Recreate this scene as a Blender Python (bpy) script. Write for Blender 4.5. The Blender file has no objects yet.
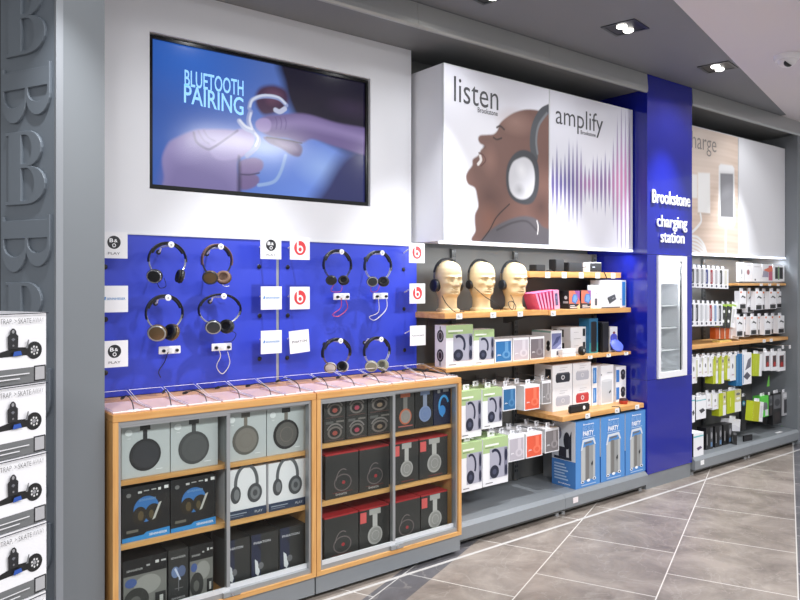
import bpy, bmesh, math, random
import numpy as np
from mathutils import Vector, Matrix
random.seed(4)
scene = bpy.context.scene
COL = scene.collection
PI = math.pi
# ------------------------------------------------------------------ camera model
SN, CS, FOC, EYE = 0.61587, 0.78785, 720.0, 1.5
def at(px, py, Y):
    """world X, Z of a measured spot lying in the upright plane Y (metres)"""
    dx = (px - 400) / FOC; dy = (284 - py) / FOC
    t = Y / (CS - SN * dx)
    return round((CS * dx + SN) * t, 4), round(EYE + dy * t, 4)
def atx(px, Y): return at(px, 284, Y)[0]
def onz(px, py, z):
    dx = (px - 400) / FOC; t = (z - EYE) / ((284 - py) / FOC)
    return (CS * dx + SN) * t, (CS - SN * dx) * t

cam = bpy.data.cameras.new('camera'); co = bpy.data.objects.new('camera', cam); COL.objects.link(co)
co.location = (0, 0, EYE)
co.rotation_euler = (PI / 2, 0, -math.atan2(SN, CS))
cam.sensor_width = 36; cam.lens = 36 * FOC / 800; cam.shift_y = -16 / 800; cam.clip_start = .02
scene.camera = co

# ------------------------------------------------------------------ materials
def lin(c):
    def f(v):
        v /= 255.0
        return v / 12.92 if v <= .04045 else ((v + .055) / 1.055) ** 2.4
    return (f(c[0]), f(c[1]), f(c[2]), 1)
MATS = {}
def mat(name, c, rough=.5, metal=0, emit=0, spec=.5, noise=0, nscale=20, coat=0, bump=0):
    m = bpy.data.materials.new(name); m.use_nodes = True
    nt = m.node_tree; b = nt.nodes['Principled BSDF']
    b.inputs['Base Color'].default_value = lin(c)
    b.inputs['Roughness'].default_value = rough
    b.inputs['Metallic'].default_value = metal
    b.inputs['Specular IOR Level'].default_value = spec
    b.inputs['Coat Weight'].default_value = coat
    if emit:
        b.inputs['Emission Color'].default_value = lin(c); b.inputs['Emission Strength'].default_value = emit
    if noise or bump:
        tc = nt.nodes.new('ShaderNodeTexCoord'); n = nt.nodes.new('ShaderNodeTexNoise')
        n.inputs['Scale'].default_value = nscale; n.inputs['Detail'].default_value = 5
        nt.links.new(tc.outputs['Object'], n.inputs['Vector'])
        if noise:
            h = nt.nodes.new('ShaderNodeMixRGB'); h.blend_type = 'MULTIPLY'; h.inputs[0].default_value = 1
            r = nt.nodes.new('ShaderNodeMapRange'); r.inputs[3].default_value = 1 - noise; r.inputs[4].default_value = 1 + noise * .3
            nt.links.new(n.outputs['Fac'], r.inputs[0]); nt.links.new(r.outputs[0], h.inputs[2])
            h.inputs[1].default_value = lin(c); nt.links.new(h.outputs[0], b.inputs['Base Color'])
        if bump:
            bp = nt.nodes.new('ShaderNodeBump'); bp.inputs['Strength'].default_value = bump; bp.inputs['Distance'].default_value = .002
            nt.links.new(n.outputs['Fac'], bp.inputs['Height']); nt.links.new(bp.outputs[0], b.inputs['Normal'])
    MATS[name] = m
    return m
def M(name):
    if isinstance(name, tuple):
        key = 'ink_%d_%d_%d' % name
        return MATS.get(key) or mat(key, name, .45)
    return MATS[name]
def woodmat(name, c1, c2, sx):
    m = mat(name, c1, .38); nt = m.node_tree; b = nt.nodes['Principled BSDF']
    tc = nt.nodes.new('ShaderNodeTexCoord'); mp = nt.nodes.new('ShaderNodeMapping'); mp.inputs['Scale'].default_value = sx
    n = nt.nodes.new('ShaderNodeTexNoise'); n.inputs['Scale'].default_value = 4; n.inputs['Detail'].default_value = 6
    cr = nt.nodes.new('ShaderNodeValToRGB'); cr.color_ramp.elements[0].color = lin(c1); cr.color_ramp.elements[1].color = lin(c2)
    cr.color_ramp.elements[0].position = .35; cr.color_ramp.elements[1].position = .65
    nt.links.new(tc.outputs['Object'], mp.inputs[0]); nt.links.new(mp.outputs[0], n.inputs['Vector'])
    nt.links.new(n.outputs['Fac'], cr.inputs[0]); nt.links.new(cr.outputs[0], b.inputs['Base Color'])
woodmat('beech_h', (222, 172, 108), (206, 150, 88), (1.2, 8, 14))
woodmat('beech_v', (222, 172, 108), (206, 150, 88), (14, 8, 1.2))
def glassmat(name, tint, fac, rough=.02):
    m = bpy.data.materials.new(name); m.use_nodes = True; nt = m.node_tree
    nt.nodes.remove(nt.nodes['Principled BSDF']); out = nt.nodes['Material Output']
    t = nt.nodes.new('ShaderNodeBsdfTransparent'); t.inputs[0].default_value = lin(tint)
    g = nt.nodes.new('ShaderNodeBsdfGlossy'); g.inputs['Roughness'].default_value = rough
    lw = nt.nodes.new('ShaderNodeFresnel'); lw.inputs[0].default_value = fac
    mx = nt.nodes.new('ShaderNodeMixShader')
    ge = nt.nodes.new('ShaderNodeNewGeometry'); iv = nt.nodes.new('ShaderNodeMath'); iv.operation = 'SUBTRACT'; iv.inputs[0].default_value = 1
    mu = nt.nodes.new('ShaderNodeMath'); mu.operation = 'MULTIPLY'
    nt.links.new(ge.outputs['Backfacing'], iv.inputs[1]); nt.links.new(lw.outputs[0], mu.inputs[0]); nt.links.new(iv.outputs[0], mu.inputs[1])
    nt.links.new(mu.outputs[0], mx.inputs[0]); nt.links.new(t.outputs[0], mx.inputs[1]); nt.links.new(g.outputs[0], mx.inputs[2])
    nt.links.new(mx.outputs[0], out.inputs[0]); MATS[name] = m
glassmat('glass', (250, 252, 251), 1.36)
glassmat('acrylic', (246, 246, 250), 1.25, .05)
def frostmat(name, c, alpha):
    m = mat(name, c, .15); m.node_tree.nodes['Principled BSDF'].inputs['Alpha'].default_value = alpha
frostmat('pink_acrylic', (255, 224, 212), .6)
frostmat('acrylic_edge', (250, 250, 255), .85)
def vcol(name, emit=0, rough=.5):
    m = mat(name, (255, 255, 255), rough); nt = m.node_tree; b = nt.nodes['Principled BSDF']
    a = nt.nodes.new('ShaderNodeVertexColor'); a.layer_name = 'print'
    if emit:
        b.inputs['Base Color'].default_value = (.01, .01, .012, 1)
        nt.links.new(a.outputs[0], b.inputs['Emission Color']); b.inputs['Emission Strength'].default_value = emit
    else:
        nt.links.new(a.outputs[0], b.inputs['Base Color'])
vcol('poster_print', 0, .45); vcol('screen_picture', .85, .14)

mat('white_wall', (232, 233, 238), .55)
mat('pillar_grey', (128, 133, 138), .42, .15)
mat('emboss_grey', (112, 120, 129), .42, .1)
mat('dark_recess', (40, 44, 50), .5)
mat('edge_steel', (150, 154, 160), .55)
mat('fascia_metal', (186, 188, 188), .34, .5)
mat('soffit_grey', (128, 130, 131), .5)
mat('ceiling_grey', (126, 129, 135), .6)
mat('ceiling_pale', (222, 217, 223), .6)
mat('blue_board', (49, 67, 194), .4)
mat('blue_gloss', (22, 32, 150), .16, 0, 0, .5, 0, 20, .6)
mat('steel_grey', (142, 147, 152), .4, .25)
mat('steel_light', (176, 180, 190), .4, .2)
mat('steel_dark', (96, 98, 98), .5, .1)
mat('back_grey', (108, 108, 106), .55)
mat('alu', (170, 173, 176), .35, .5)
mat('alu_white', (222, 224, 228), .35, .2)
mat('white_plastic', (236, 236, 240), .35)
mat('white_card', (236, 236, 240), .5)
mat('grey_card', (194, 200, 202), .45)
mat('black_card', (30, 30, 32), .35)
mat('dark_card', (52, 52, 52), .35)
mat('black_plastic', (20, 20, 22), .35)
mat('black_rubber', (26, 26, 28), .6)
mat('black_leather', (28, 28, 32), .5, 0, 0, .4, 0, 20, 0, .3)
mat('brown_leather', (104, 76, 70), .5)
mat('tan_cushion', (126, 98, 82), .55)
mat('bronze', (112, 92, 66), .3, .5)
mat('chrome', (205, 206, 210), .18, .9)
mat('silver', (176, 178, 176), .3, .5)
mat('gunmetal', (70, 74, 80), .3, .6)
mat('olive_grey', (128, 130, 112), .4)
mat('screen_black', (8, 8, 10), .15)
mat('manikin', (216, 193, 152), .5, 0, 0, .4, .06, 8)
mat('white_letter', (245, 246, 250), .4)
mat('led', (235, 242, 255), .5, 0, 1.6)
mat('bulb', (255, 252, 245), .5, 0, 5)
mat('price_tag', (238, 238, 240), .5)
mat('red_cable', (200, 70, 90), .5)
mat('white_cable', (228, 226, 220), .5)

# floor: slate tiles laid at 23.7 degrees to the shelves
def slate(name, c1, c2, mortar):
    m = mat(name, c1, .35); nt = m.node_tree; b = nt.nodes['Principled BSDF']; L = nt.links
    tc = nt.nodes.new('ShaderNodeTexCoord'); mp = nt.nodes.new('ShaderNodeMapping')
    # rotate so that u runs along the long joints
    mp.vector_type = 'POINT'; mp.inputs['Rotation'].default_value = (0, 0, -math.radians(23.7)); mp.inputs['Location'].default_value = (.22, .046, 0)
    L.new(tc.outputs['Object'], mp.inputs[0])
    br = nt.nodes.new('ShaderNodeTexBrick'); br.offset = .5; br.inputs['Scale'].default_value = 1
    br.inputs['Brick Width'].default_value = .64; br.inputs['Row Height'].default_value = .598
    br.inputs['Mortar Size'].default_value = .0035; br.inputs['Mortar Smooth'].default_value = .2; br.inputs['Bias'].default_value = 0
    br.inputs['Color1'].default_value = (1, 1, 1, 1); br.inputs['Color2'].default_value = (.88, .88, .88, 1)
    L.new(mp.outputs[0], br.inputs['Vector'])
    n1 = nt.nodes.new('ShaderNodeTexNoise'); n1.inputs['Scale'].default_value = 3.2; n1.inputs['Detail'].default_value = 9; n1.inputs['Roughness'].default_value = .66; n1.inputs['Distortion'].default_value = .5
    L.new(tc.outputs['Object'], n1.inputs['Vector'])
    cr = nt.nodes.new('ShaderNodeValToRGB'); e = cr.color_ramp.elements
    e[0].color = lin(c2); e[0].position = .30; e[1].color = lin(c1); e[1].position = .66
    L.new(n1.outputs['Fac'], cr.inputs[0])
    # pale veins
    n2 = nt.nodes.new('ShaderNodeTexNoise'); n2.inputs['Scale'].default_value = 4.2; n2.inputs['Detail'].default_value = 6; n2.inputs['Distortion'].default_value = .7
    L.new(tc.outputs['Object'], n2.inputs['Vector'])
    cv = nt.nodes.new('ShaderNodeValToRGB'); v = cv.color_ramp.elements
    v[0].position = .485; v[0].color = (0, 0, 0, 1); v[1].position = .5; v[1].color = (.28, .28, .28, 1)
    v2 = v.new(.515); v2.color = (0, 0, 0, 1)
    L.new(n2.outputs['Fac'], cv.inputs[0])
    mv = nt.nodes.new('ShaderNodeMixRGB'); mv.inputs[2].default_value = lin((196, 188, 180)); L.new(cv.outputs[0], mv.inputs[0]); L.new(cr.outputs[0], mv.inputs[1])
    mu = nt.nodes.new('ShaderNodeMixRGB'); mu.blend_type = 'MULTIPLY'; mu.inputs[0].default_value = 1
    L.new(mv.outputs[0], mu.inputs[1]); L.new(br.outputs['Color'], mu.inputs[2])
    mm = nt.nodes.new('ShaderNodeMixRGB'); mm.inputs[2].default_value = lin(mortar)
    L.new(br.outputs['Fac'], mm.inputs[0]); L.new(mu.outputs[0], mm.inputs[1]); L.new(mm.outputs[0], b.inputs['Base Color'])
    bp = nt.nodes.new('ShaderNodeBump'); bp.inputs['Strength'].default_value = .15; bp.inputs['Distance'].default_value = .003
    L.new(n1.outputs['Fac'], bp.inputs['Height']); L.new(bp.outputs[0], b.inputs['Normal'])
slate('slate_tile', (174, 163, 154), (118, 108, 101), (222, 218, 212))
slate('slate_dark', (112, 110, 114), (84, 83, 88), (200, 198, 196))
mat('joint_white', (206, 203, 201), .4)

# ------------------------------------------------------------------ mesh builder
class MB:
    def __init__(s): s.v = []; s.f = []; s.mi = []; s.mats = []; s.sm = []
    def m(s, name):
        if name not in s.mats: s.mats.append(name)
        return s.mats.index(name)
    def add(s, vs, fs, name, smooth=False):
        o = len(s.v); s.v.extend([tuple(v) for v in vs]); k = s.m(name)
        for f in fs: s.f.append([o + i for i in f]); s.mi.append(k); s.sm.append(smooth)
        return s
    def box(s, x0, y0, z0, x1, y1, z1, name, T=None):
        vs = [(x0, y0, z0), (x1, y0, z0), (x1, y1, z0), (x0, y1, z0), (x0, y0, z1), (x1, y0, z1), (x1, y1, z1), (x0, y1, z1)]
        if T is not None: vs = [T @ Vector(v) for v in vs]
        return s.add(vs, [(0, 3, 2, 1), (4, 5, 6, 7), (0, 1, 5, 4), (1, 2, 6, 5), (2, 3, 7, 6), (3, 0, 4, 7)], name)
    def tube(s, pts, r, name, n=8, caps=True):
        pts = [Vector(p) for p in pts]; vs = []; fs = []; N = len(pts)
        prev = None
        for i, p in enumerate(pts):
            d = (pts[min(i + 1, N - 1)] - pts[max(i - 1, 0)]).normalized()
            if prev is None: prev = d.orthogonal().normalized()
            a = (prev - d * prev.dot(d)).normalized(); prev = a; b = d.cross(a)
            rr = r[i] if isinstance(r, (list, tuple)) else r
            for k in range(n):
                t = 2 * PI * k / n; vs.append(p + a * (math.cos(t) * rr) + b * (math.sin(t) * rr))
        for i in range(N - 1):
            for k in range(n): fs.append((i * n + k, i * n + (k + 1) % n, (i + 1) * n + (k + 1) % n, (i + 1) * n + k))
        if caps: fs.append(tuple(range(n))[::-1]); fs.append(tuple((N - 1) * n + k for k in range(n)))
        return s.add(vs, fs, name, True)
    def lathe(s, prof, T, name, n=28):
        """profile (r, z) turned around local z, placed by matrix T"""
        vs = []; fs = []; N = len(prof)
        for r, z in prof:
            for k in range(n):
                t = 2 * PI * k / n; vs.append(T @ Vector((r * math.cos(t), r * math.sin(t), z)))
        for i in range(N - 1):
            for k in range(n): fs.append((i * n + k, i * n + (k + 1) % n, (i + 1) * n + (k + 1) % n, (i + 1) * n + k))
        fs.append(tuple(range(n))[::-1]); fs.append(tuple((N - 1) * n + k for k in range(n)))
        return s.add(vs, fs, name, True)
    def sweep(s, path, sect, frames, name, closed=True):
        vs = []; fs = []; n = len(sect)
        for p, (a, b) in zip(path, frames):
            for u, v in sect: vs.append(Vector(p) + Vector(a) * u + Vector(b) * v)
        for i in range(len(path) - 1):
            for k in range(n): fs.append((i * n + k, i * n + (k + 1) % n, (i + 1) * n + (k + 1) % n, (i + 1) * n + k))
        fs.append(tuple(range(n))[::-1]); fs.append(tuple((len(path) - 1) * n + k for k in range(n)))
        return s.add(vs, fs, name, True)
    def prism(s, pts, O, U, V, W, name):
        """outline pts (u,v) in frame O,U,V thickened along W (vector with length)"""
        O, U, V, W = Vector(O), Vector(U), Vector(V), Vector(W); n = len(pts)
        vs = [O + U * a + V * b for a, b in pts] + [O + U * a + V * b + W for a, b in pts]
        fs = [tuple(range(n))[::-1], tuple(range(n, 2 * n))] + [(k, (k + 1) % n, n + (k + 1) % n, n + k) for k in range(n)]
        return s.add(vs, fs, name)
    def build(s, name, parent=None, loc=None, rotz=0, bevel=0, seg=2):
        me = bpy.data.meshes.new(name); me.from_pydata(s.v, [], s.f)
        for k in s.mats: me.materials.append(M(k))
        me.polygons.foreach_set('material_index', s.mi); me.polygons.foreach_set('use_smooth', s.sm)
        bm = bmesh.new(); bm.from_mesh(me)
        if bevel:
            ed = [e for e in bm.edges if len(e.link_faces) == 2 and e.calc_face_angle(0) > .6]
            bmesh.ops.bevel(bm, geom=ed, offset=bevel, segments=seg, affect='EDGES', clamp_overlap=True)
        closed = all(len(e.link_faces) == 2 for e in bm.edges)
        if closed: bmesh.ops.recalc_face_normals(bm, faces=bm.faces)
        for e in bm.edges:
            if len(e.link_faces) == 2 and e.calc_face_angle(0) > .7: e.smooth = False
        bm.to_mesh(me); bm.free(); me.update()
        o = bpy.data.objects.new(name, me); COL.objects.link(o)
        if parent is not None: o.parent = parent
        if loc is not None: o.location = loc
        o.rotation_euler[2] = rotz
        return o
LABELS = {}
def tag(o, label, cat, group=None):
    o['label'] = label; o['category'] = cat
    if group: o['group'] = group
    return o
def thing(name, label, cat, loc=(0, 0, 0), rotz=0, group=None):
    o = bpy.data.objects.new(name, None); COL.objects.link(o); o.empty_display_size = .05
    o.location = loc; o.rotation_euler = (0, 0, rotz)
    return tag(o, label, cat, group)
def struct(mb, name, **k):
    o = mb.build(name, **k); o['kind'] = 'structure'; return o
ORD = ['first', 'second', 'third', 'fourth', 'fifth', 'sixth', 'seventh', 'eighth', 'ninth', 'tenth', 'eleventh', 'twelfth', 'thirteenth', 'fourteenth']

# ------------------------------------------------------------------ lettering
_tc = {}
def text_mesh(txt, bold=0.0):
    key = (txt, bold)
    if key in _tc: return _tc[key]
    cu = bpy.data.curves.new('t', 'FONT'); cu.body = txt; cu.size = 1; cu.offset = bold; cu.resolution_u = 3
    o = bpy.data.objects.new('t', cu); COL.objects.link(o)
    dg = bpy.context.evaluated_depsgraph_get(); dg.update()
    me = bpy.data.meshes.new_from_object(o.evaluated_get(dg))
    vs = [(v.co.x, v.co.y) for v in me.vertices]; fs = [tuple(p.vertices) for p in me.polygons]
    bpy.data.objects.remove(o); bpy.data.curves.remove(cu); bpy.data.meshes.remove(me)
    x0 = min(v[0] for v in vs); x1 = max(v[0] for v in vs)
    vs = [(x - x0, y) for x, y in vs]
    _tc[key] = (vs, fs, x1 - x0); return _tc[key]
def solid_text(mb, txt, O, U, V, W, width, size, name, bold=0):
    """raised lettering: baseline-left O, run width, letter size, thickness vector W"""
    vs, fs, w = text_mesh(txt, bold); U = Vector(U); V = Vector(V); O = Vector(O); W = Vector(W); sx = width / w
    n = len(vs); P = [O + U * (x * sx) + V * (y * size) for x, y in vs]
    F = list(fs); Q = [p + W for p in P]; cnt = {}
    for f in fs:
        for a, b in zip(f, f[1:] + f[:1]): cnt[(a, b)] = 1
    side = [(a, b, b + n, a + n) for (a, b) in cnt if (b, a) not in cnt]
    mb.add(P + Q, [tuple(reversed(f)) for f in F] + [tuple(i + n for i in f) for f in F] + side, name)

def decal(mb, O, U, V, N, shapes, eps=.0004):
    """print flat shapes on a face: O lower left corner, U right, V up, N outward"""
    O, U, V, N = Vector(O), Vector(U), Vector(V), Vector(N)
    for i, s in enumerate(shapes):
        B = O + N * (eps * (i + 1)); k = s[0]
        if k == 'r': pts = [(s[1], s[2]), (s[3], s[2]), (s[3], s[4]), (s[1], s[4])]
        elif k == 'e':
            n = 24; pts = [(s[1] + s[3] * math.cos(2 * PI * j / n), s[2] + s[4] * math.sin(2 * PI * j / n)) for j in range(n)]
        elif k == 'p': pts = s[1]
        elif k == 'arc':   # cx cy rx ry a0 a1 thick
            n = 18; _, cx, cy, rx, ry, a0, a1, th, mt = s
            vs = []; fs = []
            for j in range(n + 1):
                a = math.radians(a0 + (a1 - a0) * j / n); c, q = math.cos(a), math.sin(a)
                vs += [B + U * (cx + rx * c) + V * (cy + ry * q), B + U * (cx + (rx - th) * c) + V * (cy + (ry - th) * q)]
                if j: fs.append((2 * j - 2, 2 * j, 2 * j + 1, 2 * j - 1))
            mb.add(vs, fs, mt); continue
        elif k == 't':     # text x y width size mat [bold]
            vs, fs, w = text_mesh(s[1], s[7] if len(s) > 7 else 0); sx = s[4] / w
            mb.add([B + U * (s[2] + x * sx) + V * (s[3] + y * s[5]) for x, y in vs], fs, s[6]); continue
        mb.add([B + U * a + V * b for a, b in pts], [tuple(range(len(pts)))], s[-1])
def pbox(mb, w, d, h, body, front=(), left=(), top=None, T=None):
    """carton standing at local origin: front face y=0, left side x=0"""
    T = T or Matrix.Identity(4)
    mb.box(0, 0, 0, w, d, h, body, T); R = T.to_3x3()
    if front: decal(mb, T @ Vector((0, 0, 0)), R @ Vector((1, 0, 0)), R @ Vector((0, 0, 1)), R @ Vector((0, -1, 0)), front)
    if left: decal(mb, T @ Vector((0, d, 0)), R @ Vector((0, -1, 0)), R @ Vector((0, 0, 1)), R @ Vector((-1, 0, 0)), left)
    if top: decal(mb, T @ Vector((0, 0, h)), R @ Vector((1, 0, 0)), R @ Vector((0, 1, 0)), R @ Vector((0, 0, 1)), [('r', 0, 0, w, d, top)])
    return mb

# ================================================================== THE SETTING
GX0, GX1, GXM = 2.77, 4.63, 3.70        # shelving bay beside the cabinets
# floor, split along the slate direction: field between two dark borders
ang = math.radians(23.7); fd = (math.cos(ang), math.sin(ang)); fn = (-math.sin(ang), math.cos(ang))
def fp(u, v): return (fd[0] * u + fn[0] * v, fd[1] * u + fn[1] * v, 0)
fl = MB()
for a, b, mt in ((-6, -.66, 'slate_tile'), (-.66, -.046, 'slate_dark'), (-.046, 1.596, 'slate_tile'), (1.596, 1.78, 'slate_dark'), (1.78, 5, 'slate_tile')):
    fl.add([fp(-4, a), fp(11, a), fp(11, b), fp(-4, b)], [(0, 1, 2, 3)], mt)
struct(fl, 'floor')
struct(MB().box(-1.5, 2.898, -.002, 9, 2.917, .0012, 'joint_white'), 'trim_1')

# back wall behind the shelving
struct(MB().box(.3, 3.56, 0, 8.2, 3.64, 3.2, 'back_grey'), 'wall_back')
# white upper panel with the television niche
wp = MB(); TX0, TX1, TZ0, TZ1 = 1.160, 2.440, 1.950, 2.692
for x0, z0, x1, z1 in ((.842, 1.736, TX0, 2.917), (TX1, 1.736, 2.744, 2.917), (TX0, 1.736, TX1, TZ0), (TX0, TZ1, TX1, 2.917)):
    wp.box(x0, 3.4, z0, x1, 3.48, z1, 'white_wall')
wp.box(.842, 3.48, 1.736, 2.744, 3.55, 2.917, 'white_wall')
wp.box(.842, 3.431, .90, 2.786, 3.55, 1.729, 'steel_dark')
struct(wp, 'wall_front')
struct(MB().box(  .842, 3.394, 1.7295, 2.79, 3.43, 1.7355, 'alu_white'), 'trim_2')
# grey entrance pier with its embossed flank
pier = MB(); pier.box(.684, 2.98, 0, .838, 3.55, 3.03, 'pillar_grey')
struct(pier, 'wall_left')
struct(MB().box(.658, 2.972, 0, .6835, 3.02, 3.03, 'edge_steel'), 'trim_3')
ew = MB(); ua = math.radians(-26); eu = Vector((math.sin(ua), math.cos(ua), 0)); en = Vector((eu.y * -1, eu.x, 0))   # en faces the aisle
ep = Vector((.658, 3.0, 0))
P2 = [ep, ep + eu * .315, ep + eu * .315 - en * .08, ep - en * .0 + Vector((.0, .08, 0))]
ew.add([p for p in P2] + [p + Vector((0, 0, 3.03)) for p in P2], [(3, 2, 1, 0), (4, 5, 6, 7), (0, 1, 5, 4), (1, 2, 6, 5), (2, 3, 7, 6), (3, 0, 4, 7)], 'emboss_grey')
wall_side = struct(ew, 'wall_side')
dk = MB(); q0 = ep + eu * .33 - en * .05; q1 = q0 + eu * .9
P3 = [q0, q1, q1 - en * .05, q0 - en * .05]
dk.add([p for p in P3] + [p + Vector((0, 0, 3.03)) for p in P3], [(3, 2, 1, 0), (4, 5, 6, 7), (0, 1, 5, 4), (1, 2, 6, 5), (2, 3, 7, 6), (3, 0, 4, 7)], 'dark_recess')
struct(dk, 'wall_rear')
# raised serif capitals up the flank, upright and lying by turns
def serif_B():
    def bowl(cy, ry, rx, x0, k):
        return [(x0 + rx * math.sin(PI * j / 14) ** .8 if 0 < j < 14 else x0, cy + ry * math.cos(PI * j / 14)) for j in range(15)]
    outer = [(0, 0), (0, .035), (.07, .035), (.07, .965), (0, .965), (0, 1)]
    outer += [(.5 + .33 * math.sin(PI * j / 12), .76 + .24 * math.cos(PI * j / 12)) for j in range(13)]
    outer += [(.5 + .42 * math.sin(PI * j / 12), .26 + .26 * math.cos(PI * j / 12)) for j in range(13)]
    h1 = [(.36, .96), (.36, .55)] + [(.45 + .17 * math.sin(PI * j / 10), .755 - .205 * math.cos(PI * j / 10)) for j in range(11)]
    h2 = [(.36, .50), (.36, .04)] + [(.47 + .21 * math.sin(PI * j / 10), .27 - .23 * math.cos(PI * j / 10)) for j in range(11)]
    return outer, h1, h2
def letter_mesh(depth, bevel):
    cu = bpy.data.curves.new('c', 'CURVE'); cu.dimensions = '2D'; cu.fill_mode = 'BOTH'; cu.extrude = depth; cu.bevel_depth = bevel; cu.bevel_resolution = 1
    for pts in serif_B():
        sp = cu.splines.new('POLY'); sp.points.add(len(pts) - 1)
        for p, (x, y) in zip(sp.points, pts): p.co = (x, y, 0, 1)
        sp.use_cyclic_u = True
    o = bpy.data.objects.new('c', cu); COL.objects.link(o)
    dg = bpy.context.evaluated_depsgraph_get(); dg.update()
    me = bpy.data.meshes.new_from_object(o.evaluated_get(dg)); bpy.data.objects.remove(o)
    r = [tuple(v.co) for v in me.vertices], [tuple(p.vertices) for p in me.polygons]
    bpy.data.meshes.remove(me); return r
lv, lf = letter_mesh(.006, .008)
def put_letter(cen, size, lying, mt, lab, wide=.82):
    mb = MB(); U = -eu; V = Vector((0, 0, 1))
    pts = []
    for x, y, z in lv:
        a, b = (x - .46) * wide / .92, y - .5
        if lying: a, b = b * .98, -a * .96
        pts.append(cen + U * (a * size) + V * (b * size) + en * (z * .8))
    mb.add(pts, lf, mt)
    o = mb.build('raised_letter', wall_side)
zs = [2.535, 2.235, 1.945, 1.645, 1.35, 1.05, .755, .455]
for i, z in enumerate(zs):
    put_letter(ep + eu * .155 + Vector((0, 0, z + .012)), .285, i % 2 == 1, 'emboss_grey', None, .8)
# ceiling: grey strip over the fixtures, paler ceiling beyond the diagonal edge
cz = 3.03
ca = Vector(onz(674, 0, cz)); cb = Vector(onz(777, 105, cz)); cd = (cb - ca)
c0 = ca - cd * 1.2; c1 = ca + cd * 1.15
ce = MB()
ce.add([(-2, 3.7, cz), (-2, c0.y, cz), (c0.x, c0.y, cz), (c1.x, c1.y, cz), (c1.x, 3.7, cz)], [(0, 1, 2, 3, 4)], 'ceiling_grey')
ce.add([(c0.x, c0.y, cz - .004), (c0.x, -.6, cz - .004), (9.5, -.6, cz - .004), (9.5, 3.7, cz - .004), (c1.x, 3.7, cz - .004), (c1.x, c1.y, cz - .004)], [(0, 1, 2, 3, 4, 5)], 'ceiling_pale')
ce.add([(-2, 3.7, cz + .1), (9.5, 3.7, cz + .1), (9.5, -.6, cz + .1), (-2, -.6, cz + .1)], [(0, 1, 2, 3)], 'ceiling_grey')
struct(ce, 'ceiling')
# dropped soffit and its brushed fascia
struct(MB().box(.3, 3.035, 2.918, 7.3, 3.6, 3.028, 'soffit_grey'), 'trim_4')
for i, (a, b) in enumerate(((.3, 1.45), (1.452, 2.48), (2.482, 3.56), (3.562, 4.643), (5.252, 7.3))):
    f = MB(); T = [(3.02, 2.893), (3.012, 2.905), (3.012, 2.93), (3.02, 3.027), (3.034, 3.027), (3.034, 2.893)]
    f.add([(a, y, z) for y, z in T] + [(b, y, z) for y, z in T], [tuple(range(6))[::-1], tuple(range(6, 12))] + [(k, (k + 1) % 6, 6 + (k + 1) % 6, 6 + k) for k in range(6)], 'fascia_metal')
    struct(f, 'trim_%d' % (5 + i))
# grey return wall closing the charging bay
wr = MB(); wr.box(7.09, 3.02, 0, 7.24, 3.56, 2.893, 'pillar_grey'); struct(wr, 'wall_right')

# recessed downlights
for i, (X, Y, lab) in enumerate(((.64, 2.62, None), (1.66, 2.66, None), (2.70, 2.70, 'square recessed twin downlight above the headphone poster, cut by the top edge'), (3.70, 2.555, 'square recessed twin downlight nearest the blue column, brightly lit'), (4.89, 2.62, 'square recessed twin downlight right of the blue column'), (6.1, 2.62, None))):
    if lab:
        t = thing('downlight', lab, 'ceiling light', (X, Y, 3.03), .18, 'recessed downlights')
        s = .105
        fr = MB()
        for a, b, c, d in ((-s, -s, s, -s + .018), (-s, s - .018, s, s), (-s, -s + .018, -s + .018, s - .018), (s - .018, -s + .018, s, s - .018)): fr.box(a, b, -.006, c, d, -.0005, 'gunmetal')
        fr.build('frame', t)
        MB().box(-s + .018, -s + .018, -.003, s - .018, s - .018, -.001, 'black_plastic').build('recess', t)
        for q in (-.045, .045):
            T = Matrix.Translation((q, 0, -.012))
            MB().lathe([(.03, .008), (.030, .0), (.024, -.004), (.012, -.006)], T, 'bulb', 16).build('lamp', t)
    for q, en_, sz, bl, tl_ in ((-.045, 150, 52, 1, 15), (.045, 10, 120, .6, 12), (0, 3.0, 152, .15, 0)):
        L = bpy.data.lights.new('downlight_lamp', 'SPOT'); L.energy = en_ * (.5 if X < 1 else 1); L.spot_size = math.radians(sz); L.spot_blend = bl; L.shadow_soft_size = .018; L.color = (.97, .985, 1)
        lo = bpy.data.objects.new('downlight_lamp', L); COL.objects.link(lo); lo.location = (X + q, Y, 2.995); lo.rotation_euler = (math.radians(tl_), 0, 0)
# unseen area lamps added over the aisle for general fill
for X, Y, e in ((-.6, -.3, 82), (1.4, -.3, 82), (3.4, -.2, 78), (5.4, .2, 70)):
    L = bpy.data.lights.new('ceiling_panel', 'AREA'); L.shape = 'RECTANGLE'; L.size = 1.2; L.size_y = .6; L.energy = e
    lo = bpy.data.objects.new('ceiling_panel', L); COL.objects.link(lo); lo.location = (X, Y, 3.0)
w = bpy.data.worlds.new('world'); scene.world = w; w.use_nodes = True
w.node_tree.nodes['Background'].inputs[0].default_value = (.93, .96, 1, 1); w.node_tree.nodes['Background'].inputs[1].default_value = .56

# security dome
X, Y = onz(787, 56, 3.02)
t = thing('dome_camera', 'white security dome camera with dark lens under the pale ceiling', 'camera', (X, Y, 3.026))
I = Matrix.Identity(4)
MB().lathe([(.02, 0), (.078, 0), (.08, -.02), (.072, -.035), (.02, -.036)], I, 'white_plastic').build('housing', t)
MB().lathe([(.058, -.036), (.056, -.05), (.05, -.062), (.034, -.074), (.01, -.079)], I, 'white_plastic').build('collar', t)
MB().lathe([(.030, .0), (.028, .012), (.018, .022), (.004, .027)], Matrix.Translation((-.028, -.02, -.060)) @ Matrix.Rotation(math.radians(-130), 4, 'X'), 'black_plastic').build('lens', t)

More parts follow.
